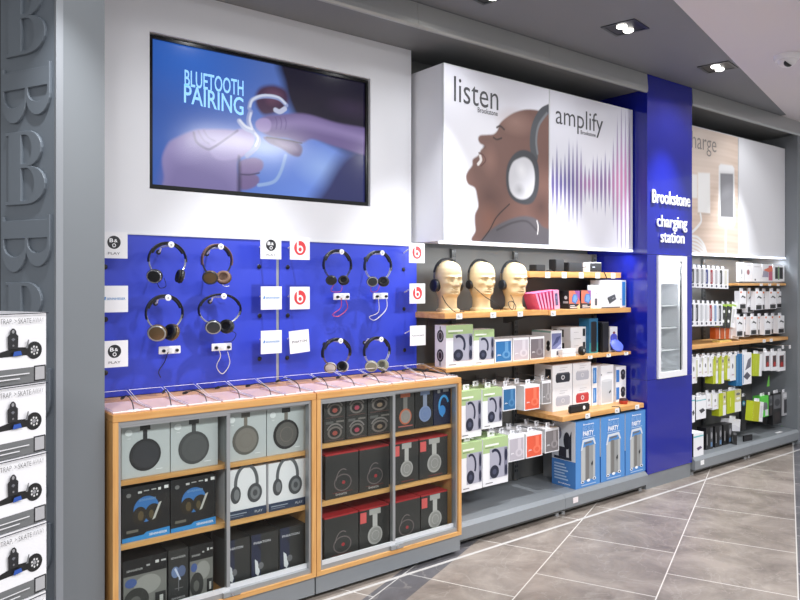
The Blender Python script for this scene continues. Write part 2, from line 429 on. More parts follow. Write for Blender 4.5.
# ================================================================== PRINTED PICTURES
def seg_dist(P, poly):
    """signed distance (inside > 0) of points P (n,2) to a polygon"""
    A = np.array(poly, float); B = np.roll(A, -1, 0); best = np.full(len(P), 1e9); ins = np.zeros(len(P), bool)
    for a, b in zip(A, B):
        d = b - a; L = max(d @ d, 1e-12); t = np.clip(((P - a) @ d) / L, 0, 1)
        best = np.minimum(best, np.hypot(*(P - a - t[:, None] * d).T))
        c = ((a[1] > P[:, 1]) != (b[1] > P[:, 1])); xx = a[0] + (P[:, 1] - a[1]) * d[0] / (d[1] if abs(d[1]) > 1e-12 else 1e-12)
        ins ^= c & (P[:, 0] < xx)
    return np.where(ins, best, -best)
def line_dist(P, pts):
    best = np.full(len(P), 1e9); A = np.array(pts, float)
    for a, b in zip(A[:-1], A[1:]):
        d = b - a; t = np.clip(((P - a) @ d) / max(d @ d, 1e-12), 0, 1); best = np.minimum(best, np.hypot(*(P - a - t[:, None] * d).T))
    return best
def smooth_line(pts, n=8, closed=False):
    """Catmull-Rom through the points"""
    P = [np.array(p, float) for p in pts]; N = len(P); out = []
    for i in range(N if closed else N - 1):
        g = (lambda k: P[k % N]) if closed else (lambda k: P[min(max(k, 0), N - 1)])
        p0, p1, p2, p3 = g(i - 1), g(i), g(i + 1), g(i + 2)
        for j in range(n):
            t = j / n; out.append(.5 * (2 * p1 + (p2 - p0) * t + (2 * p0 - 5 * p1 + 4 * p2 - p3) * t * t + (3 * p1 - p0 - 3 * p2 + p3) * t ** 3))
    if not closed: out.append(P[-1])
    return [tuple(p) for p in out]
class Pic:
    def __init__(s, x0, z0, x1, z1, Y, nx, nz):
        s.nx, s.nz, s.Y = nx, nz, Y
        gx, gz = np.meshgrid(np.linspace(x0, x1, nx), np.linspace(z0, z1, nz)); s.P = np.stack([gx.ravel(), gz.ravel()], 1)
        s.C = np.zeros((nx * nz, 3)); s.U = (s.P[:, 0] - x0) / (x1 - x0); s.W = (s.P[:, 1] - z0) / (z1 - z0)
    def L(s, c): return np.array(lin(c)[:3])
    def mix(s, a, c):
        c = s.L(c) if isinstance(c, tuple) else c
        s.C += (c - s.C) * np.clip(a, 0, 1)[:, None]
    def poly(s, pts, c, soft=.004, smooth=True, op=1):
        if smooth: pts = smooth_line(pts, 6, True)
        s.mix(op * np.clip(seg_dist(s.P, pts) / soft * .5 + .5, 0, 1), c)
    def stroke(s, pts, r, c, soft=.003, op=1, smooth=True):
        if smooth: pts = smooth_line(pts, 8)
        s.mix(op * np.clip((r - line_dist(s.P, pts)) / soft + .5, 0, 1), c)
    def blob(s, cx, cz, rx, rz, c, op=1, hard=1.0):
        d = np.hypot((s.P[:, 0] - cx) / rx, (s.P[:, 1] - cz) / rz); s.mix(op * np.clip((1 - d) * hard, 0, 1), c)
    def build(s, name, parent, material, loc=(0, 0, 0)):
        nx, nz = s.nx, s.nz; o3 = np.array(loc)
        me = bpy.data.meshes.new(name)
        vs = np.stack([s.P[:, 0], np.full(len(s.P), s.Y), s.P[:, 1]], 1) - o3
        fs = [(j * nx + i, j * nx + i + 1, (j + 1) * nx + i + 1, (j + 1) * nx + i) for j in range(nz - 1) for i in range(nx - 1)]
        me.from_pydata(vs.tolist(), [], fs); me.materials.append(M(material))
        at_ = me.color_attributes.new('print', 'FLOAT_COLOR', 'POINT')
        at_.data.foreach_set('color', np.concatenate([s.C, np.ones((len(s.C), 1))], 1).astype(np.float32).ravel())
        o = bpy.data.objects.new(name, me); COL.objects.link(o); o.parent = parent; return o

# ------------------------------------------------------------------ television in its niche
TY = 3.43
tv = thing('television', 'wide black television recessed in the white wall showing a bluetooth pairing film', 'television', ((TX0 + TX1) / 2, TY, TZ0))
tl = Vector(tv.location)
fr = MB(); bx0, bx1, bz0, bz1 = TX0 + .006, TX1 - .006, TZ0 + .006, TZ1 - .010; bw = .014
for a, b, c, d in ((bx0, bz0, bx1, bz0 + bw + .004), (bx0, bz1 - bw, bx1, bz1), (bx0, bz0 + bw + .004, bx0 + bw, bz1 - bw), (bx1 - bw, bz0 + bw + .004, bx1, bz1 - bw)):
    fr.box(a - tl.x, TY - .014 - tl.y, b - tl.z, c - tl.x, TY + .03 - tl.y, d - tl.z, 'screen_black')
fr.build('bezel', tv)
MB().box(bx0 + bw - tl.x, TY + .004 - tl.y, bz0 + bw - tl.z, bx1 - bw - tl.x, TY + .035 - tl.y, bz1 - bw - tl.z, 'black_plastic').build('back_shell', tv)
pc = Pic(bx0 + bw, bz0 + bw + .004, bx1 - bw, bz1 - bw, TY, 300, 172)
def c6(*pts): return [at(150 + x / 3.427, 30 + y / 3.427, TY) for x, y in pts]
u, v = pc.U[:, None], pc.W[:, None]
pc.C = pc.L((44, 96, 190)) * (1 - u) + pc.L((120, 150, 228)) * u
pc.C = pc.C * (.72 + .5 * (1 - v) * (.3 + u)) + pc.L((60, 70, 130)) * .12
pc.blob(*c6((150, 110))[0], .40, .25, (40, 110, 215), .7)
pc.blob(*c6((400, 420))[0], .22, .16, (130, 165, 240), .6)
pc.blob(*c6((590, 470))[0], .20, .13, (160, 190, 250), .9)
pc.poly(c6((448, 105), (600, 140), (770, 165), (770, 400), (690, 420), (600, 380), (520, 330), (474, 250), (456, 180)), (22, 18, 40), .03)
pc.poly(c6((650, 440), (700, 400), (770, 360), (770, 610), (560, 610), (600, 520)), (44, 48, 104), .05)
pc.blob(*c6((690, 270))[0], .20, .07, (58, 44, 74), .7)
pc.poly(c6((362, 225), (382, 196), (428, 190), (468, 212), (470, 262), (430, 285), (390, 290), (366, 262)), (66, 40, 70), .012)
pc.poly(c6((398, 215), (428, 205), (452, 222), (440, 250), (405, 250)), (104, 66, 92), .02, op=.8)
pc.poly(c6((376, 310), (400, 294), (440, 290), (530, 287), (640, 318), (770, 350), (770, 430), (640, 400), (560, 374), (520, 386), (470, 372), (420, 368), (384, 348)), (116, 100, 152), .008)
pc.poly(c6((420, 318), (520, 300), (640, 330), (770, 370), (770, 392), (620, 356), (520, 336), (430, 338)), (150, 134, 186), .02, op=.8)
pc.poly(c6((390, 366), (440, 372), (500, 382), (522, 404), (514, 432), (488, 430), (452, 408), (408, 388)), (92, 74, 124), .006)
pc.poly(c6((430, 378), (490, 390), (508, 412), (492, 414), (450, 396)), (124, 104, 154), .01, op=.8)
pc.stroke(c6((400, 368), (460, 376), (520, 388)), .004, (48, 36, 70), .006)
for q in (430, 446, 462): pc.stroke(c6((q, 300), (q + 5, 318), (q + 2, 340)), .002, (92, 78, 130), .005)
pc.poly(c6((362, 318), (376, 304), (404, 304), (416, 322), (408, 346), (384, 350), (366, 338)), (164, 146, 200), .005)
pc.poly(c6((42, 440), (60, 392), (84, 372), (150, 344), (205, 340), (278, 342), (318, 352), (345, 380), (340, 420), (300, 452), (306, 545), (280, 580), (60, 580), (48, 500)), (146, 134, 188), .008)
pc.poly(c6((60, 470), (120, 440), (230, 470), (290, 520), (280, 580), (60, 580)), (118, 108, 162), .05, op=.7)
pc.poly(c6((205, 405), (250, 376), (300, 342), (336, 340), (358, 364), (352, 398), (322, 428), (270, 446), (225, 440)), (166, 154, 206), .007)
pc.poly(c6((306, 452), (348, 438), (382, 446), (388, 468), (372, 488), (330, 496), (308, 490)), (134, 114, 166), .006)
pc.poly(c6((308, 496), (352, 492), (374, 508), (366, 532), (330, 548), (308, 540)), (120, 100, 152), .006)
pc.poly(c6((302, 440), (310, 450), (312, 550), (300, 560)), (58, 48, 92), .01)
pc.stroke(c6((306, 494), (340, 496), (374, 490)), .004, (64, 50, 96), .006)
pc.stroke(c6((150, 352), (160, 384), (196, 408), (220, 400), (262, 372), (300, 345)), .006, (84, 70, 124), .008, .9)
pc.stroke(c6((166, 346), (182, 376), (202, 390)), .004, (110, 96, 150), .008, .8)
pc.stroke(c6((184, 344), (200, 368), (222, 380)), .004, (110, 96, 150), .008, .8)
pc.blob(*c6((130, 420))[0], .10, .07, (170, 160, 210), .4)
pc.blob(*c6((300, 370))[0], .06, .04, (184, 172, 220), .5)
pc.stroke(c6((340, 268), (350, 240), (390, 227), (440, 234), (468, 258)), .011, (150, 164, 214), .004)
pc.stroke(c6((343, 262), (353, 238), (390, 224), (438, 230), (464, 252)), .006, (214, 222, 244), .004)
pc.stroke(c6((345, 280), (338, 310), (350, 345), (372, 372), (364, 402), (332, 430)), .013, (150, 162, 212), .004)
pc.stroke(c6((346, 285), (342, 312), (354, 345), (370, 370), (362, 396)), .006, (214, 220, 244), .004)
pc.stroke(c6((306, 312), (325, 335), (352, 346)), .013, (176, 186, 224), .004)
pc.stroke(c6((308, 310), (328, 330), (350, 340)), .006, (222, 228, 246), .004)
pc.stroke(c6((430, 274), (445, 280), (462, 270)), .013, (198, 204, 232), .004)
pc.stroke(c6((465, 430), (448, 486), (424, 520), (372, 532)), .009, (150, 180, 232), .005)
pc.build('screen', tv, 'screen_picture', tl)
cap = MB()
mat('caption_cyan', (140, 198, 246), .4, emit=.6)
for txt, p_, q_, sz_ in (('BLUETOOTH', (118, 190), (320, 226), .112), ('PAIRING', (116, 247), (320, 293), .128)):
    p = c6(p_)[0]; q = c6(q_)[0]; dx_ = q[0] - p[0]
    decal(cap, (p[0] - tl.x, TY - .0015 - tl.y, p[1] - tl.z), (1, 0, (q[1] - p[1]) / dx_), (0, 0, 1), (0, -1, 0), [('t', txt, 0, 0, dx_, sz_, 'caption_cyan', .012)])
cap.build('caption', tv)

# ------------------------------------------------------------------ light boxes over the shelving
HY = 3.13
def header(name, x0, x1, z0, z1, label, group=None):
    t = thing(name, label, 'light box', ((x0 + x1) / 2, HY, z0), 0, group); l = Vector(t.location)
    b = MB(); b.box(x0 - l.x, .022, 0, x1 - l.x, .31, z1 - z0, 'white_wall'); b.build('cabinet', t)
    f = MB(); e = .006
    f.box(x0 - l.x, 0.002, 0, x1 - l.x, .021, e, 'alu_white'); f.box(x0 - l.x, .002, z1 - z0 - e, x1 - l.x, .021, z1 - z0, 'alu_white')
    f.box(x0 - l.x, .002, e, x0 + e - l.x, .021, z1 - z0 - e, 'alu_white'); f.box(x1 - e - l.x, .002, e, x1 - l.x, .021, z1 - z0 - e, 'alu_white'); f.build('frame', t)
    return t, l
HZ0, HZ1 = 1.752, 2.784
def c7(*pts): return [at(410 + x / 3, 50 + y / 3, HY) for x, y in pts]
t, l = header('light_box', GX0, 3.699, HZ0, HZ1, 'light box poster reading listen with a smiling bald man wearing headphones')
pc = Pic(GX0 + .006, HZ0 + .006, 3.693, HZ1 - .006, HY + .004, 190, 210)
pc.C[:] = pc.L((226, 226, 236)); pc.blob(3.1, 2.2, .6, .6, (240, 240, 246), .8)
pc.poly(c7((425, 205), (395, 184), (355, 178), (318, 186), (288, 204), (270, 222), (264, 240), (252, 252), (232, 254), (212, 256), (206, 266), (211, 279), (224, 288), (214, 300), (206, 316), (190, 328), (188, 346), (176, 362), (169, 380), (176, 402), (196, 414), (203, 440), (206, 470), (196, 496), (198, 540), (206, 580), (430, 580)), (116, 84, 76), .006)
pc.blob(*c7((318, 215))[0], .20, .10, (176, 140, 128), .55)
pc.blob(*c7((240, 330))[0], .09, .12, (160, 120, 108), .5)
pc.blob(*c7((240, 440))[0], .13, .10, (84, 58, 54), .6)
pc.blob(*c7((395, 470))[0], .16, .14, (70, 50, 48), .8)
pc.blob(*c7((240, 510))[0], .10, .14, (150, 100, 80), .45)
pc.stroke(c7((252, 262), (262, 268), (276, 264)), .005, (46, 32, 30), .006)
pc.stroke(c7((262, 232), (272, 228), (284, 238)), .006, (52, 38, 36), .008)
pc.stroke(c7((212, 318), (214, 330), (206, 342)), .010, (236, 230, 228), .006)
pc.stroke(c7((208, 308), (222, 316), (228, 332), (214, 348)), .004, (90, 52, 48), .005)
pc.blob(*c7((224, 290))[0], .02, .015, (70, 46, 42), .7)
pc.poly(c7((205, 582), (232, 550), (262, 526), (310, 504), (350, 498), (382, 508), (400, 530), (430, 545), (430, 590), (205, 590)), (92, 88, 94), .008)
pc.stroke(c7((262, 540), (310, 518), (352, 514), (380, 540)), .006, (60, 57, 62), .01, .8)
pc.stroke(c7((382, 512), (386, 530), (384, 552)), .004, (228, 224, 224), .004)
pc.stroke(c7((300, 462), (262, 500), (240, 540), (214, 575)), .004, (40, 32, 32), .004)
pc.stroke(c7((376, 320), (370, 280), (376, 230), (396, 190), (418, 176)), .030, (78, 81, 87), .006)
pc.stroke(c7((384, 310), (380, 270), (388, 225), (412, 190)), .009, (120, 124, 130), .008)
pc.poly(c7((318, 308), (348, 300), (376, 318), (388, 360), (386, 420), (368, 458), (336, 462), (304, 442), (290, 400), (294, 345)), (62, 64, 70), .006)
pc.poly(c7((326, 326), (348, 322), (368, 340), (376, 380), (370, 425), (350, 446), (322, 444), (302, 420), (298, 375), (308, 340)), (206, 206, 212), .006)
pc.blob(*c7((330, 420))[0], .06, .05, (130, 130, 136), .6)
pc.blob(*c7((335, 360))[0], .06, .06, (240, 240, 244), .7)
pc.build('poster', t, 'poster_print', l)
def words(parent, l, name, Y, items):
    mb = MB()
    for txt, p, q, size, bold, ink in items:
        decal(mb, (p[0] - l.x, Y - l.y, p[1] - l.z), (1, 0, 0), (0, 0, 1), (0, -1, 0), [('t', txt, 0, 0, q[0] - p[0], size, ink, bold)])
    return mb.build(name, parent)
INK = (70, 70, 76)
def w7(txt, p, q, size, bold, ink=INK): return (txt, c7(p)[0], c7(q)[0], size, bold, ink)
words(t, l, 'lettering', HY + .003, [w7('listen', (133, 153), (266, 178), .218, -.002), w7('Brookstone', (204, 186), (264, 194), .046, .01)])
t, l = header('light_box', 3.701, GX1, HZ0, HZ1, 'light box poster reading amplify with violet and pink sound wave stripes')
pc = Pic(3.707, HZ0 + .006, GX1 - .006, HZ1 - .006, HY + .004, 330, 130)
pc.C[:] = pc.L((222, 222, 232)); pc.blob(4.3, 2.2, .5, .6, (238, 236, 244), .8)
amps = [95, 130, 90, 105, 150, 135, 150, 120, 70, 60, 95, 100, 90, 110, 85, 150, 220, 260, 240, 230, 250]
for i, a in enumerate(amps):
    xx = 430 + i * 12.1
    t0 = i / (len(amps) - 1); pk = math.exp(-((i - 17) / 3.2) ** 2) + .5 * math.exp(-((i - 9) / 2.5) ** 2)
    top, bot = c7((xx, 408 - a), (xx, 400 + a * .95)); xc = top[0]
    cz_ = (top[1] + bot[1]) / 2; hh = max((top[1] - bot[1]) / 2, .05)
    d = np.abs(pc.P[:, 1] - cz_) / hh
    wv = .0135 * np.clip(1 - d ** 1.6, 0, 1) + .001
    al = np.clip((wv - np.abs(pc.P[:, 0] - xc)) / .005 + .5, 0, 1) * np.clip((1.04 - d) * 4, 0, 1)
    g = np.exp(-(d / .55) ** 2)[:, None]
    colr = pc.L((96, 84, 150)) * (1 - pk * g) + pc.L((216, 140, 190)) * pk * g
    pc.C += (colr - pc.C) * (al * (.35 + .6 * np.exp(-(d / .75) ** 2)))[:, None]
pc.build('poster', t, 'poster_print', l)
words(t, l, 'lettering', HY + .003, [w7('amplify', (438, 219), (580, 243), .185, -.002), w7('Brookstone', (513, 252), (558, 259), .040, .01)])
tag(MB().box(GX0, HY - .004, 1.737, GX1 - .005, HY + .05, 1.7505, 'led').build('light_strip'), 'bright strip light along the bottom of the listen and amplify light boxes', 'light')

# charging bay light boxes
CX0 = 5.262
t, l = header('light_box', CX0, 6.199, HZ0, HZ1, 'light box poster reading charge with a white phone on pale wood')
pc = Pic(CX0 + .006, HZ0 + .006, 6.193, HZ1 - .006, HY + .004, 190, 190)
def c8(*pts): return [at(630 + x / 3.16, 60 + y / 3.16, HY) for x, y in pts]
g = .5 + .5 * np.sin(pc.P[:, 1] * 70 + 3 * np.sin(pc.P[:, 0] * 3)); g2 = .5 + .5 * np.sin(pc.P[:, 1] * 181 + 1.3 * np.sin(pc.P[:, 0] * 5))
pc.C = pc.L((226, 206, 192)) + (g * .06 + g2 * .04)[:, None] * np.array([-1, -1, -1.1])
pc.blob(CX0 + .3, HZ1 - .1, .7, .5, (232, 220, 210), .8)
pc.poly(c8((282, 335), (288, 328), (325, 333), (331, 342), (333, 520), (328, 528), (284, 522), (280, 512)), (238, 238, 240), .008, False)
pc.poly(c8((287, 358), (327, 360), (328, 498), (288, 495)), (124, 124, 128), .006, False)
pc.poly(c8((287, 358), (327, 360), (328, 420), (288, 440)), (150, 150, 156), .03, False, .6)
pc.blob(*c8((306, 510))[0], .03, .03, (206, 206, 210), 1, 3)
pc.poly(c8((196, 360), (214, 362), (214, 436), (196, 436)), (236, 234, 232), .008, False)
pc.poly(c8((216, 355), (254, 357), (255, 485), (216, 482)), (240, 239, 238), .008, False)
pc.stroke(c8((216, 485), (254, 488)), .008, (196, 178, 164), .012, .8, False)
pc.stroke(c8((305, 528), (304, 560), (304, 605)), .014, (238, 238, 238), .008)
pc.stroke(c8((224, 486), (226, 510), (212, 530), (196, 545)), .012, (240, 240, 240), .008)
for k in range(5): pc.stroke(c8((190, 556 + k * 10), (215, 560 + k * 12), (236, 585 + k * 9), (245, 620)), .010, (240, 240, 240), .008)
pc.build('poster', t, 'poster_print', l)
hx = c8((196, 268))[0]; hq = c8((274, 280))[0]
words(t, l, 'lettering', HY + .003, [('harge', (hx[0] + .0, hx[1] - .02), (hq[0], 0), .20, -.004, (150, 142, 138))])
t, l = header('light_box', 6.201, 7.085, HZ0, HZ1, 'plain white light box panel in the corner beside the charge poster')
MB().box(6.207 - l.x, .004, .006, 7.079 - l.x, .0205, HZ1 - HZ0 - .006, 'white_wall').build('poster', t)
tag(MB().box(CX0, HY - .004, 1.737, 7.085, HY + .05, 1.7505, 'led').build('light_strip'), 'bright strip light under the charge light box of the charging bay', 'light')
for x0, x1 in ((GX0, GX1), (CX0, 7.08)):
    for k in range(2):
        L = bpy.data.lights.new('strip_lamp', 'AREA'); L.shape = 'RECTANGLE'; L.size = (x1 - x0) / 2 - .05; L.size_y = .03; L.energy = 3.6; L.color = (.9, .95, 1)
        lo = bpy.data.objects.new('strip_lamp', L); COL.objects.link(lo); lo.location = (x0 + (k + .5) * (x1 - x0) / 2, HY + .03, 1.722); lo.rotation_euler = (math.radians(18), 0, 0)

# ------------------------------------------------------------------ blue column
t = thing('column', 'tall glossy blue column reading charging station with a white display niche', 'column', (4.948, 3.02, 0)); l = Vector(t.location)
X0, X1, NX0, NX1, NZ0, NZ1 = 4.645 - l.x, 5.250 - l.x, 4.765 - l.x, 5.152 - l.x, .800, 1.712
b = MB()
b.box(X0, 0, .11, X1, .53, NZ0 - .004, 'blue_gloss'); b.box(X0, 0, NZ1 + .006, X1, .53, 3.028, 'blue_gloss')
b.box(X0, 0, NZ0 - .002, NX0, .53, NZ1 + .004, 'blue_gloss'); b.box(NX1, 0, NZ0 - .002, X1, .53, NZ1 + .004, 'blue_gloss'); b.box(NX0, .30, NZ0 - .002, NX1, .53, NZ1 + .004, 'blue_gloss')
b.build('body', t)
b = MB(); b.box(X0 + .002, .012, 0, X1 - .002, .53, .108, 'steel_grey'); b.build('plinth', t)
b = MB(); fw = .042
b.box(NX0, -.016, NZ0, NX1, .02, NZ0 + fw, 'white_plastic'); b.box(NX0, -.016, NZ1 - fw, NX1, .02, NZ1, 'white_plastic')
b.box(NX0, -.016, NZ0 + fw, NX0 + fw * .8, .02, NZ1 - fw, 'white_plastic'); b.box(NX1 - fw * 1.35, -.016, NZ0 + fw, NX1, .02, NZ1 - fw, 'white_plastic')
fo = b.build('niche_frame', t)
b = MB(); b.box(NX0 + .002, .285, NZ0 + .002, NX1 - .002, .298, NZ1 - .002, 'white_wall'); b.box(NX0 + .002, .021, NZ0 + .002, NX0 + .012, .284, NZ1 - .002, 'white_wall'); b.box(NX1 - .012, .021, NZ0 + .002, NX1 - .002, .284, NZ1 - .002, 'white_wall')
b.box(NX0 + .013, .021, NZ0 + .002, NX1 - .013, .284, NZ0 + .03, 'white_wall'); b.box(NX0 + .013, .021, NZ1 - .02, NX1 - .013, .284, NZ1 - .002, 'white_wall'); b.build('niche_lining', t)
for k in range(4): MB().box(NX0 + .014, .05, NZ0 + .17 * (k + 1) + .02, NX1 - .014, .283, NZ0 + .17 * (k + 1) + .026, 'acrylic_edge').build('glass_shelf', t)
MB().box(NX0 + fw * .8, .004, NZ0 + fw, NX1 - fw * 1.35, .008, NZ1 - fw, 'glass').build('glass_pane', t)
MB().box(NX1 - fw * 1.35 - .012, -.006, NZ0 + fw, NX1 - fw * 1.35 - .006, .003, NZ1 - fw, 'dark_recess').build('door_seal', t)
def c9(x, y): return at(640 + x / 7.5, 180 + y / 7.5, 3.02)
for txt, p, q, size, bold in (('Brookstone', (82, 168), (374, 195), .140, .012), ('charging', (118, 347), (350, 372), .126, .01), ('station', (146, 466), (328, 480), .126, .01)):
    a = c9(*p); b_ = c9(*q); mb = MB()
    solid_text(mb, txt, (a[0] - l.x, -.006, a[1] - l.z), (1, 0, 0), (0, 0, 1), (0, -.008, 0), (b_[0] - a[0]) * .97, size, 'white_letter', bold * .55)
    mb.build('sign_lettering', t)
L = bpy.data.lights.new('niche_lamp', 'AREA'); L.shape = 'RECTANGLE'; L.size = .3; L.size_y = .03; L.energy = 4
lo = bpy.data.objects.new('niche_lamp', L); COL.objects.link(lo); lo.location = (4.955, 3.075, NZ1 - .024); lo.rotation_euler = (math.radians(-12), 0, 0)
tag(MB().box(-.02, 0, 0, .02, .012, .035, (46, 92, 170)).build('price_card', loc=(4.845, 3.09, NZ0 + .17 * 4 + .0265)), 'small blue price card on the top shelf of the white niche', 'card')
g_ = MB(); g_.lathe([(.018, 0), (.022, .01), (.016, .03), (.020, .05), (.008, .062)], Matrix.Identity(4), (196, 164, 96), 16)
tag(g_.build('charger', loc=(4.845, 3.10, NZ0 + .17 * 2 + .0265)), 'small gold charger standing on a middle shelf of the white niche', 'charger')
tag(MB().box(-.03, 0, 0, .03, .05, .11, 'white_plastic').build('battery_pack', loc=(4.85, 3.10, NZ0 + .17 + .0265), bevel=.006), 'white battery pack standing on a lower shelf of the white niche', 'battery')

# ================================================================== BLUE BOARD AND WHAT HANGS ON IT
PY = 3.4
for x0, x1, lab in ((.842, 1.828, 'left blue display board behind the first wooden display cabinet'), (1.846, 2.786, 'right blue display board behind the second wooden display cabinet')):
    tag(MB().box(x0, PY, .984, x1, PY + .03, 1.729, 'blue_board').build('display_board'), lab, 'display board')
tag(MB().box(1.8285, PY + .004, .984, 1.8455, PY + .028, 1.729, 'alu').build('joint_profile'), 'thin grey metal profile between the two blue boards', 'profile')
HYY = 3.27        # plane in which the headphones hang
def arc_band(W, H, gap, n=26):
    """path of a headband seen from the front: ellipse whose ends come in to x = +-gap"""
    a = W / 2; th = math.acos(min(gap / a, .999)); s = math.sin(th); hh = H / (1 + s); pts = []
    for i in range(n + 1):
        ph = -th + (PI + 2 * th) * i / n
        pts.append((a * math.cos(ph), hh * math.sin(ph) - hh))
    return pts
def headphones(label, loc, W, H, gap, rc, yaw, outer, inner, cupm, cush, metal, group, rotz=0, name='headphones', thick=.012, bw=.024, roll=14, vert=1.12, yaw2=None):
    t = thing(name, label, 'headphones', loc, rotz, group)
    P = arc_band(W, H, gap); n = len(P); i0 = int(n * .17)
    def strip(pts, t_in, t_out, w, mt, nm):
        path = []; frames = []
        for i, (x, z) in enumerate(pts):
            a = pts[max(i - 1, 0)]; b = pts[min(i + 1, len(pts) - 1)]
            d = Vector((b[0] - a[0], 0, b[1] - a[1])).normalized(); nrm = Vector((d.z, 0, -d.x))
            path.append((x, 0, z)); frames.append((nrm, Vector((0, 1, 0))))
        k = .3 * abs(t_out - t_in)
        sect = [(t_in, -w / 2 + k), (t_in + k, -w / 2), (t_out - k, -w / 2), (t_out, -w / 2 + k), (t_out, w / 2 - k), (t_out - k, w / 2), (t_in + k, w / 2), (t_in, w / 2 - k)]
        return MB().sweep(path, sect, frames, mt).build(nm, t)
    core = P[i0:n - i0]
    strip(core, .0, thick * .45, bw, outer, 'headband')
    strip(P[i0 + 3:n - i0 - 3], -thick * .75, -.0005, bw * .86, inner, 'headband_pad')
    for sgn, seg in ((1, P[:i0 + 2]), (-1, P[n - i0 - 2:])):
        mb = MB()
        for yy in (-.006, .006): mb.tube([(x, yy, z) for x, z in seg], .0022, metal, 6)
        mb.build('slider', t)
        x, z = P[0] if sgn > 0 else P[-1]
        R = Matrix.Translation((x, 0, z - rc * .35)) @ Matrix.Rotation(sgn * math.radians(-(yaw if sgn < 0 or yaw2 is None else yaw2)), 4, 'Z') @ Matrix.Rotation(sgn * math.radians(90 + roll), 4, 'Y') @ Matrix.Diagonal((1, vert, 1, 1))
        # local +z points away from the head
        cup = MB(); d = rc * .55
        cup.lathe([(rc * .94, -d * .25), (rc, -d * .05), (rc, d * .35), (rc * .93, d * .58)], R, cupm)
        cup.lathe([(rc * .93, d * .581), (rc * .90, d * .66), (rc * .80, d * .68), (rc * .78, d * .60)], R, metal); cup.lathe([(rc * .78, d * .61), (rc * .40, d * .70), (.001, d * .72)], R, cupm)
        co_ = cup.build('ear_cup', t)
        cu = MB(); prof = [(rc * .5 + rc * .22 + rc * .22 * math.cos(q * PI / 6) * 1.0, -d * .26 - d * .28 + d * .3 * math.sin(q * PI / 6)) for q in range(-6, 7)]
        cu.lathe(prof, R, cush); cu.lathe([(rc * .5, -d * .5), (.001, -d * .48)], R, 'black_rubber', 16)
        cu.build('cushion', co_)
    return t
def hook(label, X, Z, group='headphone hooks on the blue boards', cap=True, Y1=HYY - .028):
    t = thing('display_hook', label, 'hook', (X, PY, Z), 0, group)
    d = Y1 - PY
    MB().lathe([(.012, 0), (.014, -.002), (.012, -.006), (.006, -.007)], Matrix.Translation((0, -.0005, -.035)) @ Matrix.Rotation(-PI / 2, 4, 'X') @ Matrix.Scale(-1, 4, (0, 0, 1)), 'black_plastic', 16).build('socket', t)
    MB().tube([(0, -.004, -.035), (0, -.02, -.030), (0, -.035, -.012), (0, d * .6, -.010), (0, d + .003, -.010)], .0045, 'acrylic_edge', 8).build('rod', t)
    if cap:
        c = MB(); c.lathe([(.013, 0), (.0145, .002), (.0145, .005), (.012, .006)], Matrix.Translation((0, d - .004, -.006)) @ Matrix.Rotation(PI / 2, 4, 'X'), 'white_plastic', 20)
        c.lathe([(.005, .0062), (.004, .0068)], Matrix.Translation((0, d - .004, -.006)) @ Matrix.Rotation(PI / 2, 4, 'X'), 'alu', 10)
        c.build('end_disc', t)
    return t
HPS = [ # disc px, half width px, height px (top to cup centre), cup gap fraction, cup r, yaw, look
 ((170, 246), 18.5, 33, .70, .030, 50, ('black_leather', 'black_leather', 'black_card', 'black_rubber', 'chrome'), 'slim black headphones with wide set silver tipped cups, top left on the blue board'),
 ((222.5, 248), 14.5, 32, .46, .031, 62, ('brown_leather', 'black_leather', 'bronze', 'tan_cushion', 'gunmetal'), 'brown leather headphones with tan cushions, second on the top row'),
 ((170, 299), 18, 36, .40, .036, 58, ('black_leather', 'black_leather', 'bronze', 'black_leather', 'silver'), 'black and bronze over ear headphones in the second row below the slim black pair'),
 ((223, 297.5), 21, 32, .32, .032, 66, ('black_leather', 'black_leather', 'gunmetal', 'black_leather', 'silver'), 'wide thin band black headphones in the second row below the brown leather pair'),
 ((341, 253), 13.5, 30, .46, .025, 60, ('black_card', 'black_card', 'black_card', 'black_leather', 'gunmetal'), 'glossy black on ear headphones, left on the upper row of the right board'),
 ((380.5, 254), 13, 30, .44, .027, 60, ('gunmetal', 'black_card', 'gunmetal', 'black_leather', 'silver'), 'grey and gold on ear headphones, right on the upper row of the right board'),
 ((341, 342), 13.5, 28, .46, .028, 58, ('black_leather', 'black_leather', 'silver', 'black_leather', 'bronze'), 'black headphones with silver and bronze cups, left on the lower row of the right board'),
 ((380, 340.5), 12.5, 28, .46, .030, 56, ('black_leather', 'black_leather', 'olive_grey', 'olive_grey', 'silver'), 'black headphones with pale grey green cups, right on the lower row of the right board'),
]
for i, ((px, py), hw, hp, gf, rc, yaw, look, lab) in enumerate(HPS):
    # disc sits at the right of the band crown as the board is seen from the right hand side
    X, Z = at(px - .0, py, HYY - .03)
    k = (at(px + 10, py, HYY)[0] - at(px - 10, py, HYY)[0]) / 20; kz = (at(px, py, HYY)[1] - at(px, py + 20, HYY)[1]) / 20
    W = 2 * hw * k * .98; H = hp * kz
    cxp = (167.5, 217, 164.5, 220, 337.5, 378, 336.5, 377)[i]
    Xc = atx(cxp, HYY)
    headphones(lab, (Xc, HYY, Z + .016), W, H - .01, W / 2 * gf, rc * 1.1, yaw, *look, 'headphones hanging on the blue boards', yaw2=(5, -52, -20, -35, -42, -42, -30, -22)[i], thick=.013 if i != 3 else .008, bw=.026 if i in (1, 6) else .022)
    hook('clear hook with white end disc carrying the ' + ('slim black', 'brown leather', 'black and bronze', 'wide thin band', 'glossy black', 'grey and gold', 'silver cupped', 'grey green cupped')[i] + ' headphones', Xc + .004, Z + .012)
